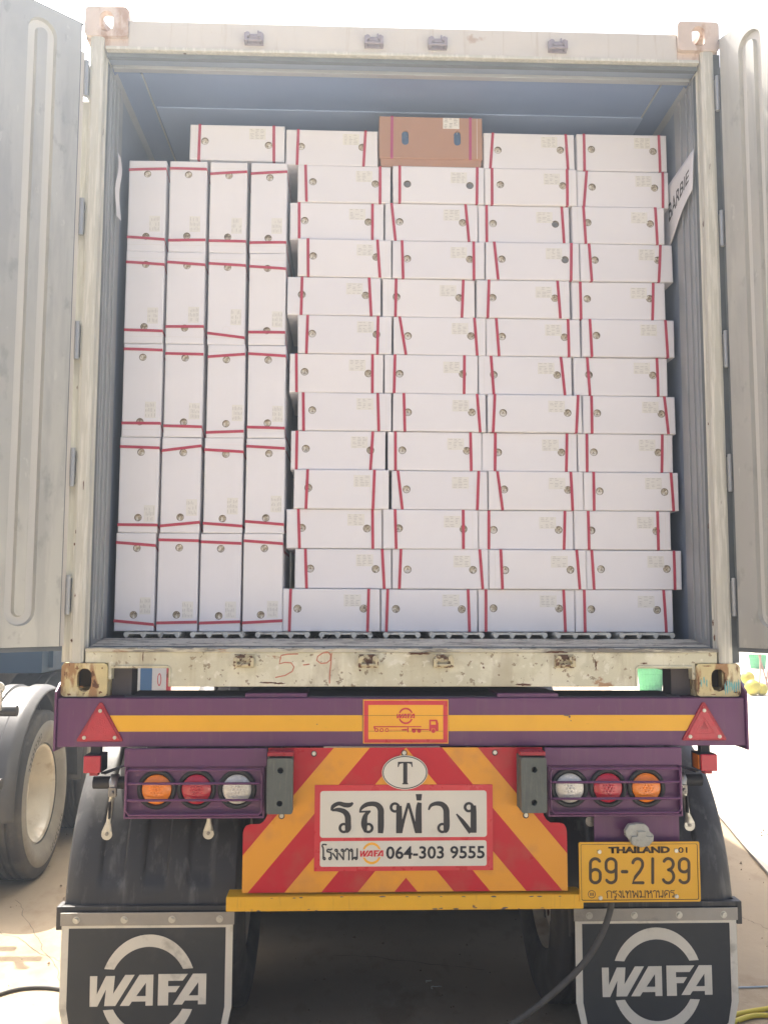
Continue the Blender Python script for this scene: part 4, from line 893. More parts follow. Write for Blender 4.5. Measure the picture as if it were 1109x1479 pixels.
# mudflaps
for s in (-1, 1):
    yf = 0.078; x0, x1 = (-1.209, -0.606) if s < 0 else (0.616, 1.206)
    ztp, zbt = Z(-0.766), Z(-1.225)
    def flapfn(u, v): 
        x = x0 + (x1 - x0) * u
        return (x, yf + 0.006 * math.sin(u * 3.1) * v - 0.02 * v * v, ztp - (ztp - zbt) * v)
    out = [(x0, ztp), (x1, ztp), (x1, zbt + 0.14), (x1 - 0.02, zbt + 0.05), (x1 - 0.07, zbt), (x0 + 0.07, zbt), (x0 + 0.02, zbt + 0.05), (x0, zbt + 0.14)]
    fl = T('mudflap', MB().plate(out, [], yf, yf + 0.008), M['flap'], bevel=0.001)
    bw = 0.026; cx0 = (x0 + x1) / 2
    inn = [(x0 + bw, ztp - 0.048), (x1 - bw, ztp - 0.048), (x1 - bw, zbt + 0.14), (x1 - 0.04, zbt + 0.065), (x1 - 0.085, zbt + bw), (x0 + 0.085, zbt + bw), (x0 + 0.04, zbt + 0.065), (x0 + bw, zbt + 0.14)]
    o2 = [(x0 + 0.001, ztp - 0.0385)] + [(x1 - 0.001, ztp - 0.0385)] + [(p[0] + (0.001 if p[0] < cx0 else -0.001), p[1] + (0.001 if p[1] < zbt + 0.01 else 0)) for p in out[2:]]
    MB().plate(o2, [inn], yf - 0.0012, yf - 0.0001).build('flap_border', M['flapwhite'], fl)
    cxp = at(214.5, 1426, yf).x if s < 0 else at(948.5, 1416, yf).x; czp = at(214, 1428.5, yf).z if s < 0 else at(948, 1415.5, yf).z
    logo(cxp, czp, 0.2035 if s < 0 else 0.2, yf - 0.0016, yf - 0.0002, M['flapwhite'], M['flapwhite'], fl)
    ss = T('flap_strip', MB().box(x0 - 0.004, x1 + 0.004, yf - 0.006, yf - 0.0013, ztp - 0.038, ztp + 0.006), M['steelstrip'], bevel=0.001)
    for i in range(4):
        xb_ = x0 + 0.052 + (x1 - x0 - 0.10) * i / 3
        MB().cyl((xb_, ztp - 0.018), 0.0085, yf - 0.014, yf - 0.005, 'y', 6).cyl((xb_, ztp - 0.018), 0.0125, yf - 0.0075, yf - 0.005, 'y', 16).build('bolt', M['zinc'], ss)

# lamp housings with three round lamps and a wire guard each
YL = -0.045
for s in (-1, 1):
    xo, xi = (-0.978, -0.485) if s < 0 else (0.490, 0.978)
    hs_ = MB()
    hs_.box(xo, xi, YL - 0.004, YL + 0.010, Z(-0.236), Z(-0.1735))             # upper plate
    hs_.box(xo + 0.012, xi - 0.012, YL + 0.004, YL + 0.010, Z(-0.400), Z(-0.2362))
    hs_.box(xo + 0.012, xi - 0.012, YL - 0.02, YL + 0.09, Z(-0.408), Z(-0.4002))
    hs_.box(xo + 0.006, xo + 0.012, YL - 0.02, YL + 0.09, Z(-0.408), Z(-0.2362)); hs_.box(xi - 0.012, xi - 0.006, YL - 0.02, YL + 0.09, Z(-0.408), Z(-0.2362))
    hh_ = T('lamp_housing', hs_, M['purple'], bevel=0.002)
    cxs = [(-0.864, 'lamber'), (-0.727, 'lred'), (-0.587, 'lclear')] if s < 0 else [(0.576, 'lclear'), (0.712, 'lred'), (0.849, 'lamber')]
    for cx, mk in cxs:
        zc_ = Z(-0.312)
        MB().lathe([(0.067, 0.0), (0.067, -0.010), (0.063, -0.014), (0.056, -0.014), (0.051, -0.006), (0.051, 0.0)], (cx, YL + 0.004, zc_), 'y', 36).build('lamp_ring', M['rubber'], hh_, smooth=40)
        MB().lathe([(0.0505, 0.0), (0.0505, -0.008), (0.044, -0.013), (0.025, -0.0155), (0.0005, -0.0165)], (cx, YL + 0.003, zc_), 'y', 36).build('lamp_lens', M[mk], hh_, smooth=50)
        fm = MB()
        for ix in range(-4, 5):
            for iz in range(-4, 5):
                fx, fz = (ix + 0.5 * (iz % 2)) * 0.0115, iz * 0.0100
                if math.hypot(fx, fz) < 0.0445: fm.lathe([(0.0054, 0.004), (0.0045, -0.0012), (0.0022, -0.0034), (0.0002, -0.004)], (cx + fx, YL + 0.003 - 0.0155 + 5.2 * (fx * fx + fz * fz), zc_ + fz), 'y', 6)
        fm.build('lens_facets', M[mk], hh_, smooth=30)['kind'] = 'stuff'
    for zz in (-0.288, -0.344):
        a_, b_ = xo + 0.010, xi - 0.010
        MB().tube([(a_, YL, Z(zz)), (a_ + 0.002, YL - 0.022, Z(zz)), (a_ + 0.02, YL - 0.030, Z(zz)), (b_ - 0.02, YL - 0.030, Z(zz)), (b_ - 0.002, YL - 0.022, Z(zz)), (b_, YL, Z(zz))], 0.0045, 8).build('guard_bar', M['purple'], hh_, smooth=60)
    MB().tube([(xo + 0.02, YL - 0.026, Z(-0.243)), (xi - 0.02, YL - 0.026, Z(-0.243)), (xi - 0.014, YL - 0.026, Z(-0.26)), (xi - 0.014, YL - 0.026, Z(-0.38)), (xi - 0.025, YL - 0.026, Z(-0.394)), (xo + 0.025, YL - 0.026, Z(-0.394)), (xo + 0.014, YL - 0.026, Z(-0.38)), (xo + 0.014, YL - 0.026, Z(-0.26)), (xo + 0.02, YL - 0.026, Z(-0.243))], 0.004, 8).build('guard_frame', M['purple'], hh_, smooth=60)
    for bx in ((xo + xi) / 2 + 0.02,):
        MB().box(bx - 0.02, bx + 0.02, YL - 0.006, YL - 0.004, Z(-0.240), Z(-0.232)).build('weld_plate', M['purple'], hh_)
# marker lamps hanging under the beam ends
for s in (-1, 1):
    cx = -1.089 if s < 0 else 1.077
    sm_ = T('marker_lamp', MB().box(cx - 0.030, cx + 0.030, -0.036, 0.05, Z(-0.257), Z(-0.197)), M['rubber'], bevel=0.002)
    MB().box(cx - 0.029, cx + 0.029, -0.050, -0.0362, Z(-0.256), Z(-0.198)).build('red_lens', M['redlens'], sm_, bevel=0.003)
    xs2 = cx + 0.0302 if s < 0 else cx - 0.0302
    if s > 0: MB().box(xs2, xs2 - 0.003, -0.034, 0.03, Z(-0.252), Z(-0.202)).build('amber_lens', M['lamber'], sm_, bevel=0.001)
    MB().box(cx - 0.016, cx + 0.018, -0.01, 0.02, Z(-0.197), Z(-0.1715)).build('stem', M['rubber'], sm_)
    MB().box(cx - 0.012, cx + 0.016, -0.03, 0.0, Z(-0.268), Z(-0.257)).build('lamp_foot', M['reddark'], sm_)
    T('marker_bracket', MB().add([(cx + s * -0.04, -0.02, Z(-0.262)), (cx + s * -0.13, 0.12, Z(-0.235)), (cx + s * -0.13, 0.14, Z(-0.235)), (cx + s * -0.02, 0.0, Z(-0.262)), (cx + s * -0.04, -0.02, Z(-0.266)), (cx + s * -0.13, 0.12, Z(-0.239)), (cx + s * -0.13, 0.14, Z(-0.239)), (cx + s * -0.02, 0.0, Z(-0.266))], [(0, 1, 2, 3), (4, 5, 6, 7), (0, 1, 5, 4), (1, 2, 6, 5), (2, 3, 7, 6), (3, 0, 4, 7)]), M['chassis'])
# mudguard pipes and galvanised hanger straps
for s in (-1, 1):
    yp = 0.10; zp = at(158, 1130, yp).z if s < 0 else at(995, 1126, yp).z
    xe = at(136, 1130, yp).x if s < 0 else at(1012, 1126, yp).x
    T('mudguard_pipe', MB().cyl((yp, zp), 0.0225, xe, s * 0.60, 'x', 20), M['rubber'], smooth=40)
    def strap_(px1, py1, px2, py2, nm='hanger_strap'):
        a_ = at(px1, py1, yp - 0.03); e_ = at(px2, py2, 0.118)
        pts_ = [Vector((a_.x, yp + 0.028, zp + 0.01)), Vector((a_.x, yp, zp + 0.029)), Vector((a_.x, yp - 0.029, zp + 0.008)), Vector((a_.x - 0.001, yp - 0.026, zp - 0.03)), Vector((a_.x * 0.6 + e_.x * 0.4, yp - 0.006, zp * 0.6 + e_.z * 0.4)), Vector((a_.x * 0.18 + e_.x * 0.82, e_.y - 0.006, zp * 0.18 + e_.z * 0.82 + 0.012)), Vector((e_.x, e_.y - 0.005, e_.z + 0.012)), Vector((e_.x, e_.y, e_.z - 0.004))]
        wd_ = [0.015, 0.015, 0.015, 0.012, 0.0080, 0.0085, 0.018, 0.0195]; vs = []
        for p_, w2 in zip(pts_, wd_): vs += [(p_.x - w2, p_.y, p_.z), (p_.x + w2, p_.y, p_.z)]
        mb = MB().add(vs, [(2 * i, 2 * i + 1, 2 * i + 3, 2 * i + 2) for i in range(len(pts_) - 1)])
        st_ = T(nm, mb, M['zinc'], smooth=60); q_ = st_.modifiers.new('thick', 'SOLIDIFY'); q_.thickness = 0.003
        mb = MB().cyl((e_.x, e_.z), 0.0195, e_.y - 0.0045, e_.y - 0.001, 'y', 20); mb.build('strap_end', M['zinc'], st_)
        MB().cyl((e_.x, e_.z + 0.002), 0.0065, e_.y - 0.009, e_.y - 0.0035, 'y', 6).build('strap_bolt', M['steelstrip'], st_)
        mb = MB().box(a_.x - 0.015, a_.x + 0.013, yp - 0.036, yp - 0.02, zp - 0.045, zp - 0.012).cyl((a_.x, zp - 0.03), 0.006, yp - 0.044, yp - 0.03, 'y', 6); mb.build('clamp', M['steelstrip'], st_, bevel=0.002)
        MB().box(a_.x * 0.55 + e_.x * 0.45 - 0.0022, a_.x * 0.55 + e_.x * 0.45 + 0.0022, yp - 0.03, yp - 0.006, (zp + e_.z) / 2 - 0.03, (zp + e_.z) / 2 + 0.028).build('slot', M['chassis'], st_)
    if s < 0: strap_(164, 1125, 155, 1205); strap_(304, 1140, 301.5, 1204)
    else: strap_(986, 1122, 995, 1192); 
# warning board
YBD = -0.050
half = [(0.48, -0.1715), (0.48, -0.385), (0.483, -0.405), (0.492, -0.420), (0.506, -0.430), (0.540, -0.431), (0.554, -0.436), (0.561, -0.447), (0.564, -0.46), (0.564, -0.661)]
out = [(x, Z(z)) for x, z in half] + [(-x, Z(z)) for x, z in reversed(half)]
bd = T('warning_board', MB().plate(out, [], YBD, YBD + 0.003), M['stripes'])
screws([(453.6, 1088), (583.6, 1087), (714.3, 1086.5), (407, 1178), (759, 1177)], YBD, 0.0075, bd)
mb = MB()
prof = [(-0.615, -0.668), (0.613, -0.668), (0.613, -0.722), (-0.617, -0.722)]
mb = MB().box(-0.615, 0.613, YBD - 0.022, YBD - 0.018, Z(-0.716), Z(-0.668)); mb.box(-0.615, 0.613, YBD - 0.018, 0.02, Z(-0.672), Z(-0.668)); mb.box(-0.612, 0.610, YBD - 0.018, 0.0, Z(-0.7155), Z(-0.712))
T('bumper_bar', mb, M['barpaint'], bevel=0.0035)
# dents along the lower edge: chips of bare steel
mb = MB()
for i in range(26):
    x = rnd.uniform(-0.58, 0.58); z = rnd.choice((-0.712, -0.713, -0.672)) + rnd.uniform(-0.002, 0.002); r_ = rnd.uniform(0.003, 0.010)
    mb.plate([(x + r_ * math.cos(a) * rnd.uniform(0.6, 1.5), Z(z) + 0.3 * r_ * math.sin(a) * rnd.uniform(0.5, 1.2)) for a in [k * math.pi / 4 for k in range(8)]], [], YBD - 0.0226, YBD - 0.0219)
T('paint_chips', mb, M['purple_dark'])['kind'] = 'stuff'
# rubber buffers
for s in (-1, 1):
    cx = s * 0.434
    bu = T('rubber_buffer', MB().plate(rrect(cx - 0.044, cx + 0.044, Z(-0.380), Z(-0.195), 0.008), [circ(cx + 0.002, Z(-0.235), 0.010), circ(cx, Z(-0.345), 0.010)], -0.135, -0.085), M['bumper'], bevel=0.004)
    MB().plate(rrect(cx - 0.046, cx + 0.042, Z(-0.374), Z(-0.19), 0.004), [], -0.085, YBD - 0.003).build('buffer_plate', M['bumper'], bu)
    MB().box(cx - 0.044, cx + 0.044, -0.120, YBD - 0.003, Z(-0.190), Z(-0.176)).build('buffer_bracket', M['reddark'], bu, bevel=0.002)
    for bx_, bz_ in ((cx + 0.002, -0.235), (cx, -0.345)): MB().cyl((bx_, Z(bz_)), 0.0101, -0.10, -0.0855, 'y', 12).build('recessed_bolt', M['chassis'], bu)
# oval T plate
Y = YBD - 0.0065
def c8(x, y): return xz(490 + x * 0.17133, 1090 + y * 0.17133, Y)
cxo = at(584.6, 1115.7, Y)
ov = T('country_oval', MB().plate(circ(cxo.x, cxo.z, 0.0800, 40, 0.0585), [], Y, Y + 0.002), M['whitep'])
MB().plate(circ(cxo.x, cxo.z, 0.0775, 40, 0.056), [circ(cxo.x, cxo.z, 0.0745, 40, 0.053)], Y - 0.0006, Y - 0.0001).build('oval_line', M['dark'], ov)
MB().plate([c8(*p) for p in [(494, 60), (614, 60), (618, 104), (610, 104), (602, 78), (573, 72), (573, 236), (580, 243), (580, 250), (530, 250), (530, 243), (538, 236), (538, 72), (508, 78), (499, 104), (491, 104)]], [], Y - 0.0006, Y - 0.0001).build('letter', M['dark'], ov)
# name sign
Y = YBD - 0.003
def rp(x0, x1, y0, y1, r): 
    a_ = at(x0, y1, Y); b_ = at(x1, y0, Y); return rrect(a_.x, b_.x, a_.z, b_.z, r)
ns = T('name_sign', MB().plate(rp(453.5, 711, 1133, 1258.6, 0.001), [], Y, YBD - 0.0003), M['red'])
MB().plate(rp(462, 702.4, 1141.6, 1210, 0.010), [], Y - 0.0005, Y - 0.0001).build('white_panel', M['whitep'], ns)
MB().plate(rp(462, 702.4, 1213.6, 1252, 0.008), [], Y - 0.0005, Y - 0.0001).build('white_panel', M['whitep'], ns)
Y2 = Y - 0.0009
def vstroke(mb, pts, y0, y1):
    """a flat stroke whose width changes along it: (x, z, width)"""
    n = len(pts); L, Q = [], []
    for i_ in range(n):
        a = Vector(pts[max(i_ - 1, 0)][:2]); b = Vector(pts[min(i_ + 1, n - 1)][:2]); t = (b - a).normalized()
        nn = Vector((-t.y, t.x)) * pts[i_][2] / 2; p = Vector(pts[i_][:2]); L.append(p + nn); Q.append(p - nn)
    mb.add([(p.x, y0, p.y) for p in L + Q] + [(p.x, y1, p.y) for p in L + Q],
           [f for i_ in range(n - 1) for f in ((i_, i_ + 1, n + i_ + 1, n + i_), (i_, 2 * n + i_, 2 * n + i_ + 1, i_ + 1), (n + i_, n + i_ + 1, 3 * n + i_ + 1, 3 * n + i_))] + [(0, n, 3 * n, 2 * n), (n - 1, 3 * n - 1, 4 * n - 1, 2 * n - 1)])
def spl(pts, n=5):
    ps = [Vector(p) for p in pts]; return [tuple(p) for p in smooth_path(ps, n)] if len(ps) > 2 else pts
def smooth_path(ps, n=6):
    out = []
    for i in range(len(ps) - 1):
        p0_, p1_, p2_, p3_ = ps[max(i - 1, 0)], ps[i], ps[i + 1], ps[min(i + 2, len(ps) - 1)]
        for k_ in range(n):
            t = k_ / n; out.append(0.5 * ((2 * p1_) + (p2_ - p0_) * t + (2 * p0_ - 5 * p1_ + 4 * p2_ - p3_) * t * t + (3 * p1_ - p0_ - 3 * p2_ + p3_) * t ** 3))
    out.append(ps[-1]); return out
BIG = [[[(-66, 472, 14), (-52, 436, 32), (-5, 412, 32), (48, 424, 38), (88, 424, 36), (116, 406, 16)], [(-60, 470, 16), (-10, 464, 32), (42, 480, 42), (70, 518, 50), (74, 580, 50), (73, 625, 50), (58, 655, 22)]],
       [[(172, 485, 10), (188, 450, 26), (228, 422, 36), (280, 414, 38), (322, 426, 44), (348, 462, 52), (350, 520, 52), (350, 600, 52), (347, 662, 44)], [(168, 482, 14), (264, 478, 16)], [(258, 480, 14), (226, 505, 34), (212, 550, 48), (211, 600, 50), (222, 655, 20)]],
       [[(503, 432, 46), (504, 500, 50), (505, 662, 54)], [(514, 655, 34), (545, 540, 24), (582, 408, 22)], [(582, 408, 22), (625, 560, 26), (655, 655, 36)], [(676, 404, 36), (668, 470, 50), (668, 662, 54)]],
       [[(752, 466, 14), (772, 428, 26), (818, 412, 34), (866, 420, 42), (898, 458, 50), (903, 520, 50), (902, 620, 50), (886, 655, 22)]],
       [[(1128, 428, 46), (1130, 500, 50), (1130, 658, 50)], [(986, 500, 12), (1040, 565, 34), (1108, 655, 40)]]]
LOOPS = [[(38, 618)], [(245, 618)], [(468, 445)], [(868, 618)], [(1091, 443)]]
def c8b(x, y): return xz(490 + x * 0.17133, 1090 + y * 0.17133, Y2)
u8 = at(590, 1180, Y2).x - at(590 - 0.17133, 1180, Y2).x
for gi, (sts, lps) in enumerate(zip(BIG, LOOPS)):
    mb = MB(); st_i = 0
    for q_ in sts:
        pts8 = spl(q_); dy = 0.00008 * st_i; st_i += 1
        vstroke(mb, [(*c8b(p[0], p[1]), p[2] * u8) for p in pts8], Y2 - 0.0004 - dy, Y2 + 0.0003)
    for (lx, ly) in lps:
        mb.plate([c8b(lx + 44 * math.cos(a), ly + 44 * math.sin(a)) for a in [k_ * math.pi / 12 for k_ in range(24)]], [[c8b(lx + 21 * math.cos(a), ly + 23 * math.sin(a)) for a in [k_ * math.pi / 9 for k_ in range(18)]]], Y2 - 0.0004 - 0.00008 * st_i, Y2 + 0.0003)
    if gi == 2: mb.plate([c8b(*p) for p in ((643, 332), (697, 332), (690, 386), (651, 386))], [], Y2 - 0.0004, Y2 + 0.0003)
    mb.build('lettering', M['dark'], ns)
TH = {'ก': (.74, [[(.12, 0), (.12, .60), (.02, .76), (.14, .94), (.36, 1), (.56, .92), (.62, .72), (.62, 0)]], []),
 'ร': (.58, [[(.44, .14), (.44, .58), (.34, .70), (.08, .74)], [(.08, .74), (.05, .88), (.18, .97), (.34, .92), (.50, 1)]], [(.33, .12)]),
 'ง': (.60, [[(.46, .88), (.46, .02)], [(.46, .02), (.03, .58)]], [(.34, .88)]),
 'า': (.48, [[(.02, .80), (.08, .95), (.22, 1), (.34, .92), (.38, .74), (.38, 0)]], []),
 'น': (.84, [[(.24, .88), (.24, 0)], [(.24, .06), (.44, .20), (.58, .18)], [(.70, .14), (.70, 1)]], [(.12, .88), (.60, .12)]),
 'เ': (.36, [[(.07, .12), (.07, 1)]], [(.18, .12)]),
 'โ': (.44, [[(.12, .12), (.12, 1.05), (.02, 1.25), (.10, 1.42), (.40, 1.40)]], [(.23, .12)]),
 'ท': (.80, [[(.24, .88), (.24, 0)], [(.24, .45), (.48, .96), (.60, .98), (.66, .80), (.66, 0)]], [(.12, .88)]),
 'พ': (.90, [[(.22, .88), (.22, 0)], [(.22, 0), (.47, .72)], [(.47, .72), (.72, 0)], [(.72, 0), (.72, 1)]], [(.11, .88)]),
 'ม': (.84, [[(.24, .88), (.24, .12)], [(.24, .12), (.68, .10)], [(.70, 1), (.70, 0)]], [(.12, .88), (.14, .12)]),
 'ห': (.84, [[(.24, .88), (.24, 0)], [(.24, .52), (.52, .74)], [(.50, .72), (.68, .58), (.70, 0)]], [(.12, .88), (.58, .88)]),
 'ค': (.76, [[(.10, 0), (.08, .72), (.18, .94), (.36, 1), (.56, .93), (.64, .72), (.64, 0)], [(.10, .22), (.24, .42)]], [(.32, .52)]),
 'ุ': (0, [[(-.16, -.18), (-.16, -.46)]], [(-.26, -.22)])}
def thai(word, x0, x1, z0, z1, y, wd, m, parent):
    """looped Thai letters as flat strokes; z0 is the base line, z1 the top of the low letters"""
    tot = sum(TH[c_][0] for c_ in word) - 0.1; sx = (x1 - x0) / tot; sz = z1 - z0; px_ = 0
    for c_ in word:
        w_, sts, lps = TH[c_]; mb = MB(); k_ = 0
        for q_ in sts:
            pl = spl(q_, 4); stroke(mb, [(x0 + (px_ + a) * sx, z0 + b * sz) for a, b in pl], wd, y - 0.0004 - k_ * 0.0001, y + 0.0003); k_ += 1
        for a, b in lps:
            cx_, cz_ = x0 + (px_ + a) * sx, z0 + b * sz; rr = 0.115 * sz
            mb.plate(circ(cx_, cz_, rr + wd * .3, 14), [circ(cx_, cz_, max(rr - wd * .55, rr * .3), 10)], y - 0.0004 - k_ * 0.0001, y + 0.0003); k_ += 1
        mb.build('lettering', m, parent); px_ += w_
a_ = at(465, 1242, Y2); b_ = at(516.5, 1226, Y2)
thai('โรงงาน', a_.x, b_.x, a_.z, b_.z, Y2, 0.0052, M['dark'], ns)
ptext('lettering', '064-303 9555', 557.5, 699.5, 1221.5, 1241, Y2, M['dark'], ns, bold=0.020)
cc = at(536.8, 1232.5, Y2); wl = at(553.6, 1232, Y2).x - at(520, 1232, Y2).x
logo(cc.x, cc.z, wl / 2, Y2 - 0.0002, Y2 + 0.0003, M['red'], M['orange'], ns)
# number plate, its backing and lamp
Y = -0.075
def c4(x, y): return xz(780 + x * 0.2967, 980 + y * 0.2967, Y)
a_ = at(857, 1178, -0.03); b_ = at(981, 1232, -0.03)
T('plate_bracket', MB().box(a_.x, b_.x, -0.032, -0.028, b_.z - 0.1, a_.z).box(a_.x + 0.02, b_.x - 0.02, -0.07, -0.032, b_.z - 0.09, b_.z - 0.03), M['purple'], bevel=0.001)
a_ = at(836.5, 1303.5, Y); b_ = at(1009, 1215.3, Y)
npl = T('number_plate', MB().plate(rrect(a_.x, b_.x, a_.z, b_.z, 0.006), [], Y, Y + 0.002), M['plate'])
MB().plate(rrect(a_.x + 0.0005, b_.x - 0.0005, a_.z + 0.0005, b_.z - 0.0005, 0.006), [rrect(a_.x + 0.0065, b_.x - 0.0065, a_.z + 0.0065, b_.z - 0.0065, 0.006)], Y - 0.0025, Y).build('plate_rim', M['plate'], npl, bevel=0.0008)
MB().plate(rrect(a_.x + 0.0065, b_.x - 0.0065, a_.z + 0.0065, b_.z - 0.0065, 0.006), [rrect(a_.x + 0.0085, b_.x - 0.0085, a_.z + 0.0085, b_.z - 0.0085, 0.005)], Y - 0.0008, Y - 0.0001).build('plate_line', M['brown'], npl)
mb = MB()
def dg(pl, wdt=0.0102): stroke(mb, [c4(*p) for p in pl], wdt, Y - 0.0014, Y - 0.0002)
def ell(cx, cy, rx, ry, a0, a1, n=16): return [(cx + rx * math.cos(R(a0 + (a1 - a0) * i / n)), cy - ry * math.sin(R(a0 + (a1 - a0) * i / n))) for i in range(n + 1)]
T_, Bm = 877, 994
def six(x0, x1):
    c_ = (x0 + x1) / 2; r_ = (x1 - x0) / 2
    dg(ell(c_, T_ + r_, r_, r_, 30, 180, 10) + ell(c_, Bm - r_, r_, r_, 180, 360, 14) + [(x1, 955)] + ell(c_, 952, r_, r_ * 0.95, 0, 150, 10))
def nine_(x0, x1):
    c_ = (x0 + x1) / 2; r_ = (x1 - x0) / 2
    dg(ell(c_, Bm - r_, r_, r_, 210, 360, 10) + ell(c_, T_ + r_, r_, r_, 0, 180, 14) + [(x0, 916)] + ell(c_, 919, r_, r_ * 0.95, 180, 330, 10))
six(243, 291); nine_(319, 368); dg([(398, 940), (420, 940)], 0.011)
dg(ell(473, T_ + 24, 24, 24, 170, 0, 12) + [(496, 915), (484, 938), (462, 965), (449, Bm), (499, Bm)])
dg([(546, T_), (546, Bm)])
dg(ell(622, T_ + 26, 24, 27, 150, -75, 14)); dg(ell(621, Bm - 31, 27, 32, 88, -150, 16))
nine_(675, 722)
mb.build('plate_digits', M['brown'], npl)
def t4(s, x0, x1, y0, y1, **kw):
    a2 = at(780 + x0 * .2967, 980 + y1 * .2967, Y); b2 = at(780 + x1 * .2967, 980 + y0 * .2967, Y); text('lettering', s, a2.x, b2.x, a2.z, b2.z, Y - 0.0007, M['brown'], npl, thick=0.001, **kw)
t4('THAILAND', 331, 629, 817, 851, bold=0.055); t4('01', 670, 714, 821, 849, bold=0.012); a2 = at(780 + 321 * .2967, 980 + 1068 * .2967, Y); b2 = at(780 + 650 * .2967, 980 + 1031 * .2967, Y); thai('กรุงเทพมหานคร', a2.x, b2.x, a2.z, b2.z, Y - 0.0007, 0.0026, M['brown'], npl)
p_ = c4(250, 1050); MB().plate(circ(*p_, 0.0135, 20), [circ(*p_, 0.0115, 20)], Y - 0.001, Y).box(p_[0] - 0.006, p_[0] - 0.003, Y - 0.001, Y, p_[1] - 0.005, p_[1] + 0.005).box(p_[0] - 0.001, p_[0] + 0.0015, Y - 0.001, Y, p_[1] - 0.005, p_[1] + 0.005).box(p_[0] + 0.004, p_[0] + 0.0065, Y - 0.001, Y, p_[1] - 0.005, p_[1] + 0.005).build('plate_emblem', M['brown'], npl)
for x, y in ((287, 843), (660, 838), (292, 1068), (662, 1060)):
    p_ = c4(x, y); MB().cyl(p_, 0.0065, Y - 0.005, Y, 'y', 10, 0.0075).build('plate_bolt', M['zinc'], npl)
Yq = -0.10
def c4b(x, y): return xz(780 + x * 0.2967, 980 + y * 0.2967, Yq)
lm = T('plate_lamp', MB().plate([c4b(*p) for p in [(412, 742), (432, 712), (470, 706), (512, 710), (530, 730), (530, 742), (552, 762), (552, 790), (530, 815), (490, 824), (450, 812), (432, 785), (416, 768)]], [], Yq, -0.0765), M['lampglass'], bevel=0.005)
MB().plate([c4b(*p) for p in [(470, 742), (512, 742), (512, 765), (548, 768), (548, 792), (440, 790), (440, 768), (470, 765)]], [], Yq - 0.006, Yq).build('lamp_cover', M['lampglass'], lm, bevel=0.002)
T('round_bracket', MB().lathe([(0.018, 0), (0.018, -0.006), (0.006, -0.008), (0.001, -0.008)], (at(852, 1186, 0.0).x, 0.0, at(852, 1186, 0.0).z), 'y', 20), M['steelstrip'])
# hose that hangs from behind the plate and trails under the trailer
pts_ = [at(884, 1290, 0.0), at(880, 1318, -0.005), at(866, 1355, -0.012), at(845, 1388, -0.015), at(815, 1420, -0.012), at(780, 1450, 0.0), at(745, 1476, 0.02), at(690, 1510, 0.08)]
hose = MB().tube(smooth_path(pts_), 0.0115, 10).build('hose', M['cable'], None, smooth=60); tag(hose, 'dusty black hose hanging below the number plate across the right mudflap edge', 'hose')

# ------------------------------------------------------------------ neighbouring lorry on the left
nb = tag(empty('neighbouring_truck', (-3.25, 2.6, 0)), 'blue truck parked at the left with pale dusty wheels under black mudguards', 'truck')
def N(name, mb, m, parent=nb, **k):
    o = mb.build(name, m, None, **k); o.data.transform(Matrix.Translation((3.25, -2.6, 0))); o.parent = parent; return o
NX = -2.05
for ax in range(2):
    yc = 2.62 + ax * 1.34
    for s_, xx in ((1, NX - 0.135), (1, NX - 0.48), (-1, NX - 2.27), (-1, NX - 1.92)):
        w_ = wheel(nb, xx + 3.25, yc - 2.6, s_, None, pale=True)
    g_ = mudguard(nb, NX - 0.60 + 3.25, NX + 0.02 + 3.25, yc - 2.6, 0.5, 0.655, 1)
    MB().lathe([(0.655, 0.0), (0.660, 0.012), (0.650, 0.020), (0.640, 0.012), (0.640, 0)], (NX + 0.012 + 3.25, yc - 2.6, 0.5), 'x', 96).build('guard_rim', M['fender'], g_, smooth=60) if False else None
    mudguard(nb, NX - 2.4 + 3.25, NX - 1.8 + 3.25, yc - 2.6, 0.5, 0.655, -1)
N('truck_bed', MB().box(-4.3, -2.30, 3.25, 9.5, Z(-0.14), Z(0.04)).box(-4.3, -2.315, 3.3, 9.5, Z(0.04), Z(0.24)), M['blue'], bevel=0.004)
for ys_ in (3.4, 4.2, 5.0): N('side_stake', MB().box(-2.299, -2.27, ys_, ys_ + 0.07, Z(-0.11), Z(0.23)), M['blue'])
N('side_lamp', MB().cyl((-2.62, Z(-0.03)), 0.035, 3.235, 3.25, 'y', 16), M['chassis'])
N('chassis_rail', MB().box(-2.9, -2.8, 2.06, 9.5, Z(-0.45), Z(-0.1)).box(-3.7, -3.6, 2.06, 9.5, Z(-0.45), Z(-0.1)), M['chassis'])
for zz in (-0.245, -0.62):
    yy = 1.86 if zz > -0.4 else 1.78
    N('guard_pipe', MB().cyl((yy, Z(zz)), 0.03, -2.60, -1.99 if zz > -0.4 else -2.03, 'x', 18), M['rubber'], smooth=40)
N('hanger_strap', MB().box(-2.10, -2.06, 1.81, 1.83, Z(-0.24), Z(-0.13)).cyl((-2.08, Z(-0.12)), 0.032, 1.815, 1.83, 'y', 16), M['zinc'], bevel=0.002)
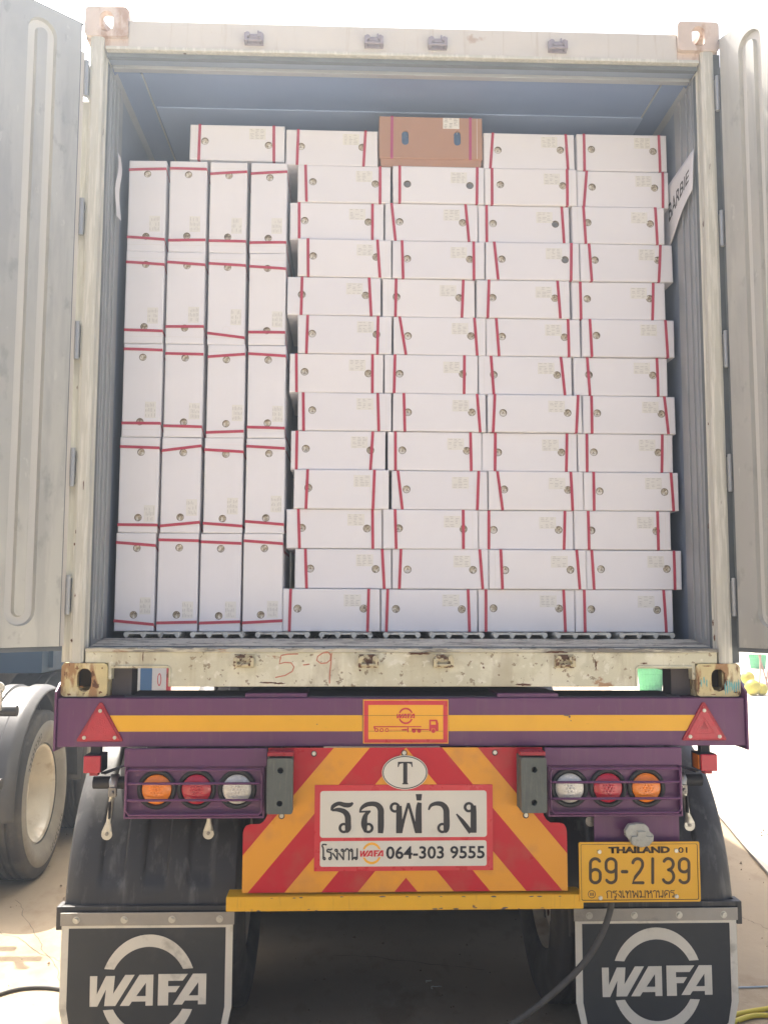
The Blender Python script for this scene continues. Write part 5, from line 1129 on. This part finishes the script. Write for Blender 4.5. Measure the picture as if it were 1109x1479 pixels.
# striped load seen through the slot in the sill
a_ = at(188, 966, 5.0); b_ = at(243, 997, 5.0)
lo = tag(empty('striped_board', ((a_.x + b_.x) / 2, 5.0, 0)), 'blue, white and red banded board seen through the left slot under the container', 'board')
xA, xB = a_.x - 0.02 - lo.location.x, b_.x + 0.02 - lo.location.x
z0_, z1_ = b_.z - 0.16, a_.z + 0.12
for nm_, f0, f1, c_ in (('white_edge', 0.0, 0.30, (0.75, 0.75, 0.75)), ('blue_band', 0.30, 0.57, (0.03, 0.14, 0.36)), ('white_band', 0.57, 0.90, (0.75, 0.74, 0.76)), ('red_band', 0.90, 1.0, (0.6, 0.03, 0.05))):
    MB().box(xA + (xB - xA) * f0 + 0.0005, xA + (xB - xA) * f1 - 0.0005, 0, 0.04, z0_, z1_).build(nm_, mat(nm_, c_, 0.4, 0, 0.03), lo)
xm = xA + (xB - xA) * 0.74
MB().plate(circ(xm, (a_.z + b_.z) / 2, 0.018, 16, 0.055), [circ(xm, (a_.z + b_.z) / 2, 0.011, 16, 0.045)], -0.002, -0.0002).build('red_mark', bpy.data.materials['red_band'], lo)
MB().box(xA + 0.02, xA + 0.06, 0.0, 0.04, 0, z0_).box(xB - 0.06, xB - 0.02, 0.0, 0.04, 0, z0_).build('leg', M['rubber'], lo)

# ------------------------------------------------------------------ things on the yard
def on_ground(px, py): 
    p = atz(px, py, 0); p.z = gh(p.x, p.y) if abs(p.x) < 10 and -8 < p.y < 16 else 0; return p
def cablepath(pxs, r): 
    ps = [on_ground(*q) for q in pxs]
    for p in ps: p.z += r + 0.001
    return smooth_path(ps, 8)
tag(MB().tube(cablepath([(-60, 1470), (-20, 1447), (0, 1437), (30, 1429), (62, 1427), (90, 1430), (130, 1440), (180, 1462)], 0.008), 0.008, 8).build('cable', M['cable'], None, smooth=60), 'thin dark cable lying on the concrete left of the left mudflap', 'cable')
tag(MB().tube(cablepath([(1000, 1436), (1060, 1429), (1085, 1428), (1130, 1425), (1200, 1416)], 0.004), 0.004, 8).build('rope', M['rope_blue'], None, smooth=60), 'pale blue rope lying on the concrete right of the right mudflap', 'rope')
tag(MB().tube(cablepath([(960, 1500), (1010, 1484), (1062, 1471), (1090, 1465), (1130, 1459), (1200, 1450)], 0.010), 0.010, 8).build('yellow_hose', M['rope_yellow'], None, smooth=60), 'yellow hose nearer the trailer on the concrete, behind a second one', 'hose', 'yellow hoses on the concrete')
tag(MB().tube(cablepath([(990, 1520), (1040, 1492), (1075, 1476), (1100, 1472), (1140, 1475), (1200, 1482)], 0.010), 0.010, 8).build('yellow_hose', M['rope_yellow'], None, smooth=60), 'front one of two yellow hoses crossing at the lower right corner', 'hose', 'yellow hoses on the concrete')
# two scraps under the trailer
M['litter'] = mat('pale plastic scrap', (0.5, 0.5, 0.42), 0.5)
for (px, py, s_, lab) in ((619, 1419, 0.012, 'tiny pale scrap lying farther back under the trailer'), (630, 1428, 0.022, 'curled pale plastic scrap lying nearer under the trailer')):
    p = on_ground(px, py)
    o = MB().tube([(p.x + s_ * math.cos(t), p.y + 0.7 * s_ * math.sin(t), p.z + 0.004 + 0.002 * math.sin(3 * t)) for t in [0.3 + k * 0.5 for k in range(8)]], 0.0022, 6).build('plastic_scrap', M['litter'], None, smooth=60); tag(o, lab, 'litter')
# market goods far to the right
M['green'] = mat('green woven plastic', (0.12, 0.50, 0.20), 0.5, 0, 0.12, 30)
M['wick'] = mat('straw basket', (0.50, 0.35, 0.15), 0.7, 0, 0.3, 30)
M['fruit'] = mat('yellow green fruit', (0.55, 0.48, 0.06), 0.5, 0, 0.2, 12)
M['clothb'] = mat('dark blue sheet', (0.02, 0.06, 0.16), 0.7, 0, 0.2, 8)
M['clothr'] = mat('red cloth', (0.5, 0.05, 0.07), 0.7, 0, 0.2, 8)
M['bamboo'] = mat('pink brown stick', (0.55, 0.33, 0.25), 0.7, 0, 0.2, 8)
def basket(px0, px1, py0, py1, m, label, name='basket', cat='basket', woven=True):
    c_ = on_ground((px0 + px1) / 2, py1); dist = (c_ - CAM).length; wpx = (px1 - px0) / FPX * (c_.y - CAM.y); hpx = (py1 - py0) / FPX * (c_.y - CAM.y)
    t = tag(empty(name, c_), label, cat)
    r_ = wpx / 2
    MB().lathe([(0.001, 0.01), (r_ * 0.8, 0.01), (r_ * 0.93, hpx * 0.5), (r_, hpx), (r_ * 1.03, hpx * 1.02), (r_ * 0.96, hpx), (r_ * 0.76, 0.05), (0.001, 0.05)], (0, 0, 0), 'z', 32).build('basket_body', m, t, smooth=40)
    mb = MB()
    for i in range(24):
        a = 2 * math.pi * i / 24
        mb.tube([(r_ * (0.80 + 0.2 * k_ / 4) * 1.01 * math.cos(a + 0.05 * (k_ % 2)), r_ * (0.80 + 0.2 * k_ / 4) * 1.01 * math.sin(a + 0.05 * (k_ % 2)), 0.01 + hpx * 0.98 * k_ / 4) for k_ in range(5)], 0.008, 4)
    for zf in (0.25, 0.5, 0.75):
        rr = r_ * (0.8 + 0.2 * zf) * 1.01; mb.tube([(rr * math.cos(2 * math.pi * i / 24), rr * math.sin(2 * math.pi * i / 24), hpx * zf) for i in range(25)], 0.009, 4)
    mb.build('basket_weave', m, t)
    return t, r_, hpx
basket(921, 958, 966, 998, M['green'], 'green woven basket seen through the right slot under the container')
t_, r_, h_ = basket(958, 985, 978, 999, M['wick'], 'small straw basket with tangled handles beside the green basket')
mb = MB()
for i in range(9):
    a = rnd.uniform(0, 6.28); mb.tube([(r_ * math.cos(a), r_ * math.sin(a), h_), (r_ * 0.5 * math.cos(a + 1), r_ * 0.5 * math.sin(a + 1), h_ * rnd.uniform(1.2, 1.7)), (r_ * math.cos(a + 2), r_ * math.sin(a + 2), h_)], 0.014, 5)
mb.build('basket_handle', M['wick'], t_)
basket(1082, 1106, 946, 966, M['green'], 'green basket with pale lining standing beyond the right door', 'basket')
for i, (px, py, r_, lab) in enumerate(((1087, 1003, 0.15, 'largest yellow fruit, lowest of the heap beyond the right door'), (1080, 990, 0.13, 'pale yellow fruit, topmost of the heap beyond the right door'), (1099, 1002, 0.12, 'round yellow green fruit at the right of the heap beyond the right door'))):
    c_ = on_ground(px, 1005 if i != 1 else 1001)
    if i == 1: c_.z += 0.16
    o = MB().lathe([(max(0.001, r_ * math.sin(math.pi * k_ / 10)), r_ - r_ * math.cos(math.pi * k_ / 10)) for k_ in range(11)], (c_.x, c_.y, c_.z), 'z', 18).build('fruit', M['fruit'], None, smooth=60); tag(o, lab, 'fruit', 'yellow fruit beyond the right door')
c_ = on_ground(1072, 996)
sh_ = tag(empty('blue_tarpaulin', c_), 'dark blue folded tarpaulin leaning up behind the yellow fruit at the right', 'tarpaulin')
MB().grid(lambda u, v: (-0.32 + 0.5 * u + 0.05 * math.sin(v * 6), 0.3 + 0.1 * math.sin(u * 9) + 0.35 * v, 0.72 * v * (1 - 0.25 * u)), 14, 10).build('tarpaulin_sheet', M['clothb'], sh_, smooth=60).modifiers.new('t', 'SOLIDIFY').thickness = 0.01
c_ = on_ground(1062, 990)
sh_ = tag(empty('red_cloth', c_), 'red cloth bundle beside the blue tarpaulin beyond the right door', 'cloth')
MB().grid(lambda u, v: (-0.15 + 0.32 * u, 0.5 + 0.06 * math.sin(u * 11) + 0.2 * v, 0.75 * v), 10, 8).build('cloth_sheet', M['clothr'], sh_, smooth=60).modifiers.new('t', 'SOLIDIFY').thickness = 0.02
for i, (x0, x1) in enumerate(((1096, 1108), (1104, 1122), (1112, 1105))):
    a_ = on_ground(x0, 1004); d_ = a_.y - CAM.y
    o = MB().tube([a_ + Vector((0, 0, 0.01)), a_ + Vector(((x1 - x0) / FPX * d_, 0.25, 0.75))], 0.016, 8).build('bamboo_stick', M['bamboo'], None, smooth=60)
    tag(o, ['leaning pink brown stick nearest the yellow fruit, beyond the right door', 'most slanted pink brown stick beyond the right door', 'pink brown stick leaning left at the right edge of the photo'][i], 'stick', 'sticks leaning beyond the right door')

# ------------------------------------------------------------------ hazy, veil tinted air added to imitate lens glare
hz = bpy.data.materials.new('veil tinted air'); hz.use_nodes = True; nt = hz.node_tree
for n_ in list(nt.nodes):
    if n_.type == 'BSDF_PRINCIPLED': nt.nodes.remove(n_)
pv = nt.nodes.new('ShaderNodeVolumePrincipled'); pv.inputs['Color'].default_value = (0.74, 0.86, 1.0, 1); pv.inputs['Density'].default_value = 0.0125; pv.inputs['Anisotropy'].default_value = 0.65
outn = [n_ for n_ in nt.nodes if n_.type == 'OUTPUT_MATERIAL'][0]; nt.links.new(pv.outputs[0], outn.inputs['Volume'])
hb = MB().box(-905, 905, -905, 905, -1.0, 4.6).build('glare_haze', hz); tag(hb, kind='stuff')

# grit and small stones scattered over the concrete
M['grit'] = mat('brown grit', (0.20, 0.14, 0.08), 0.9, 0, 0.3, 40)
mb = MB()
for i in range(1500):
    x, y = rnd.uniform(-3.5, 4.5), rnd.uniform(-1.5, 9); r_ = rnd.choice((0.003, 0.004, 0.006, 0.009)) * rnd.uniform(0.6, 1.2); z = gh(x, y) + 0.010
    mb.add([(x - r_, y, z - .004), (x, y - r_, z - .004), (x + r_, y, z - .004), (x, y + r_, z - .004), (x + r_ * .2, y, z + r_ * .6)], [(0, 1, 4), (1, 2, 4), (2, 3, 4), (3, 0, 4)])
tag(mb.build('gravel', M['grit']), kind='stuff')

# hairline cracks in the concrete
for ci, (px0, py0, px1, py1) in enumerate(((-40, 1330, 96, 1390), (20, 1300, 60, 1420), (1058, 1320, 1140, 1352), (480, 1380, 700, 1400))):
    a_, b_ = on_ground(px0, py0), on_ground(px1, py1); n_ = 26; vs = []; off = 0
    dd = (b_ - a_); nr = Vector((-dd.y, dd.x, 0)).normalized()
    for i in range(n_ + 1):
        off += rnd.uniform(-0.012, 0.012); p = a_ + dd * (i / n_) + nr * off; w_ = rnd.uniform(0.0008, 0.0022)
        zz = gh(p.x, p.y) + 0.0015
        vs += [(p.x - nr.x * w_, p.y - nr.y * w_, zz), (p.x + nr.x * w_, p.y + nr.y * w_, zz)]
    MB().add(vs, [(2 * i, 2 * i + 1, 2 * i + 3, 2 * i + 2) for i in range(n_)]).build('ground_crack', M['joint'], GROUND)
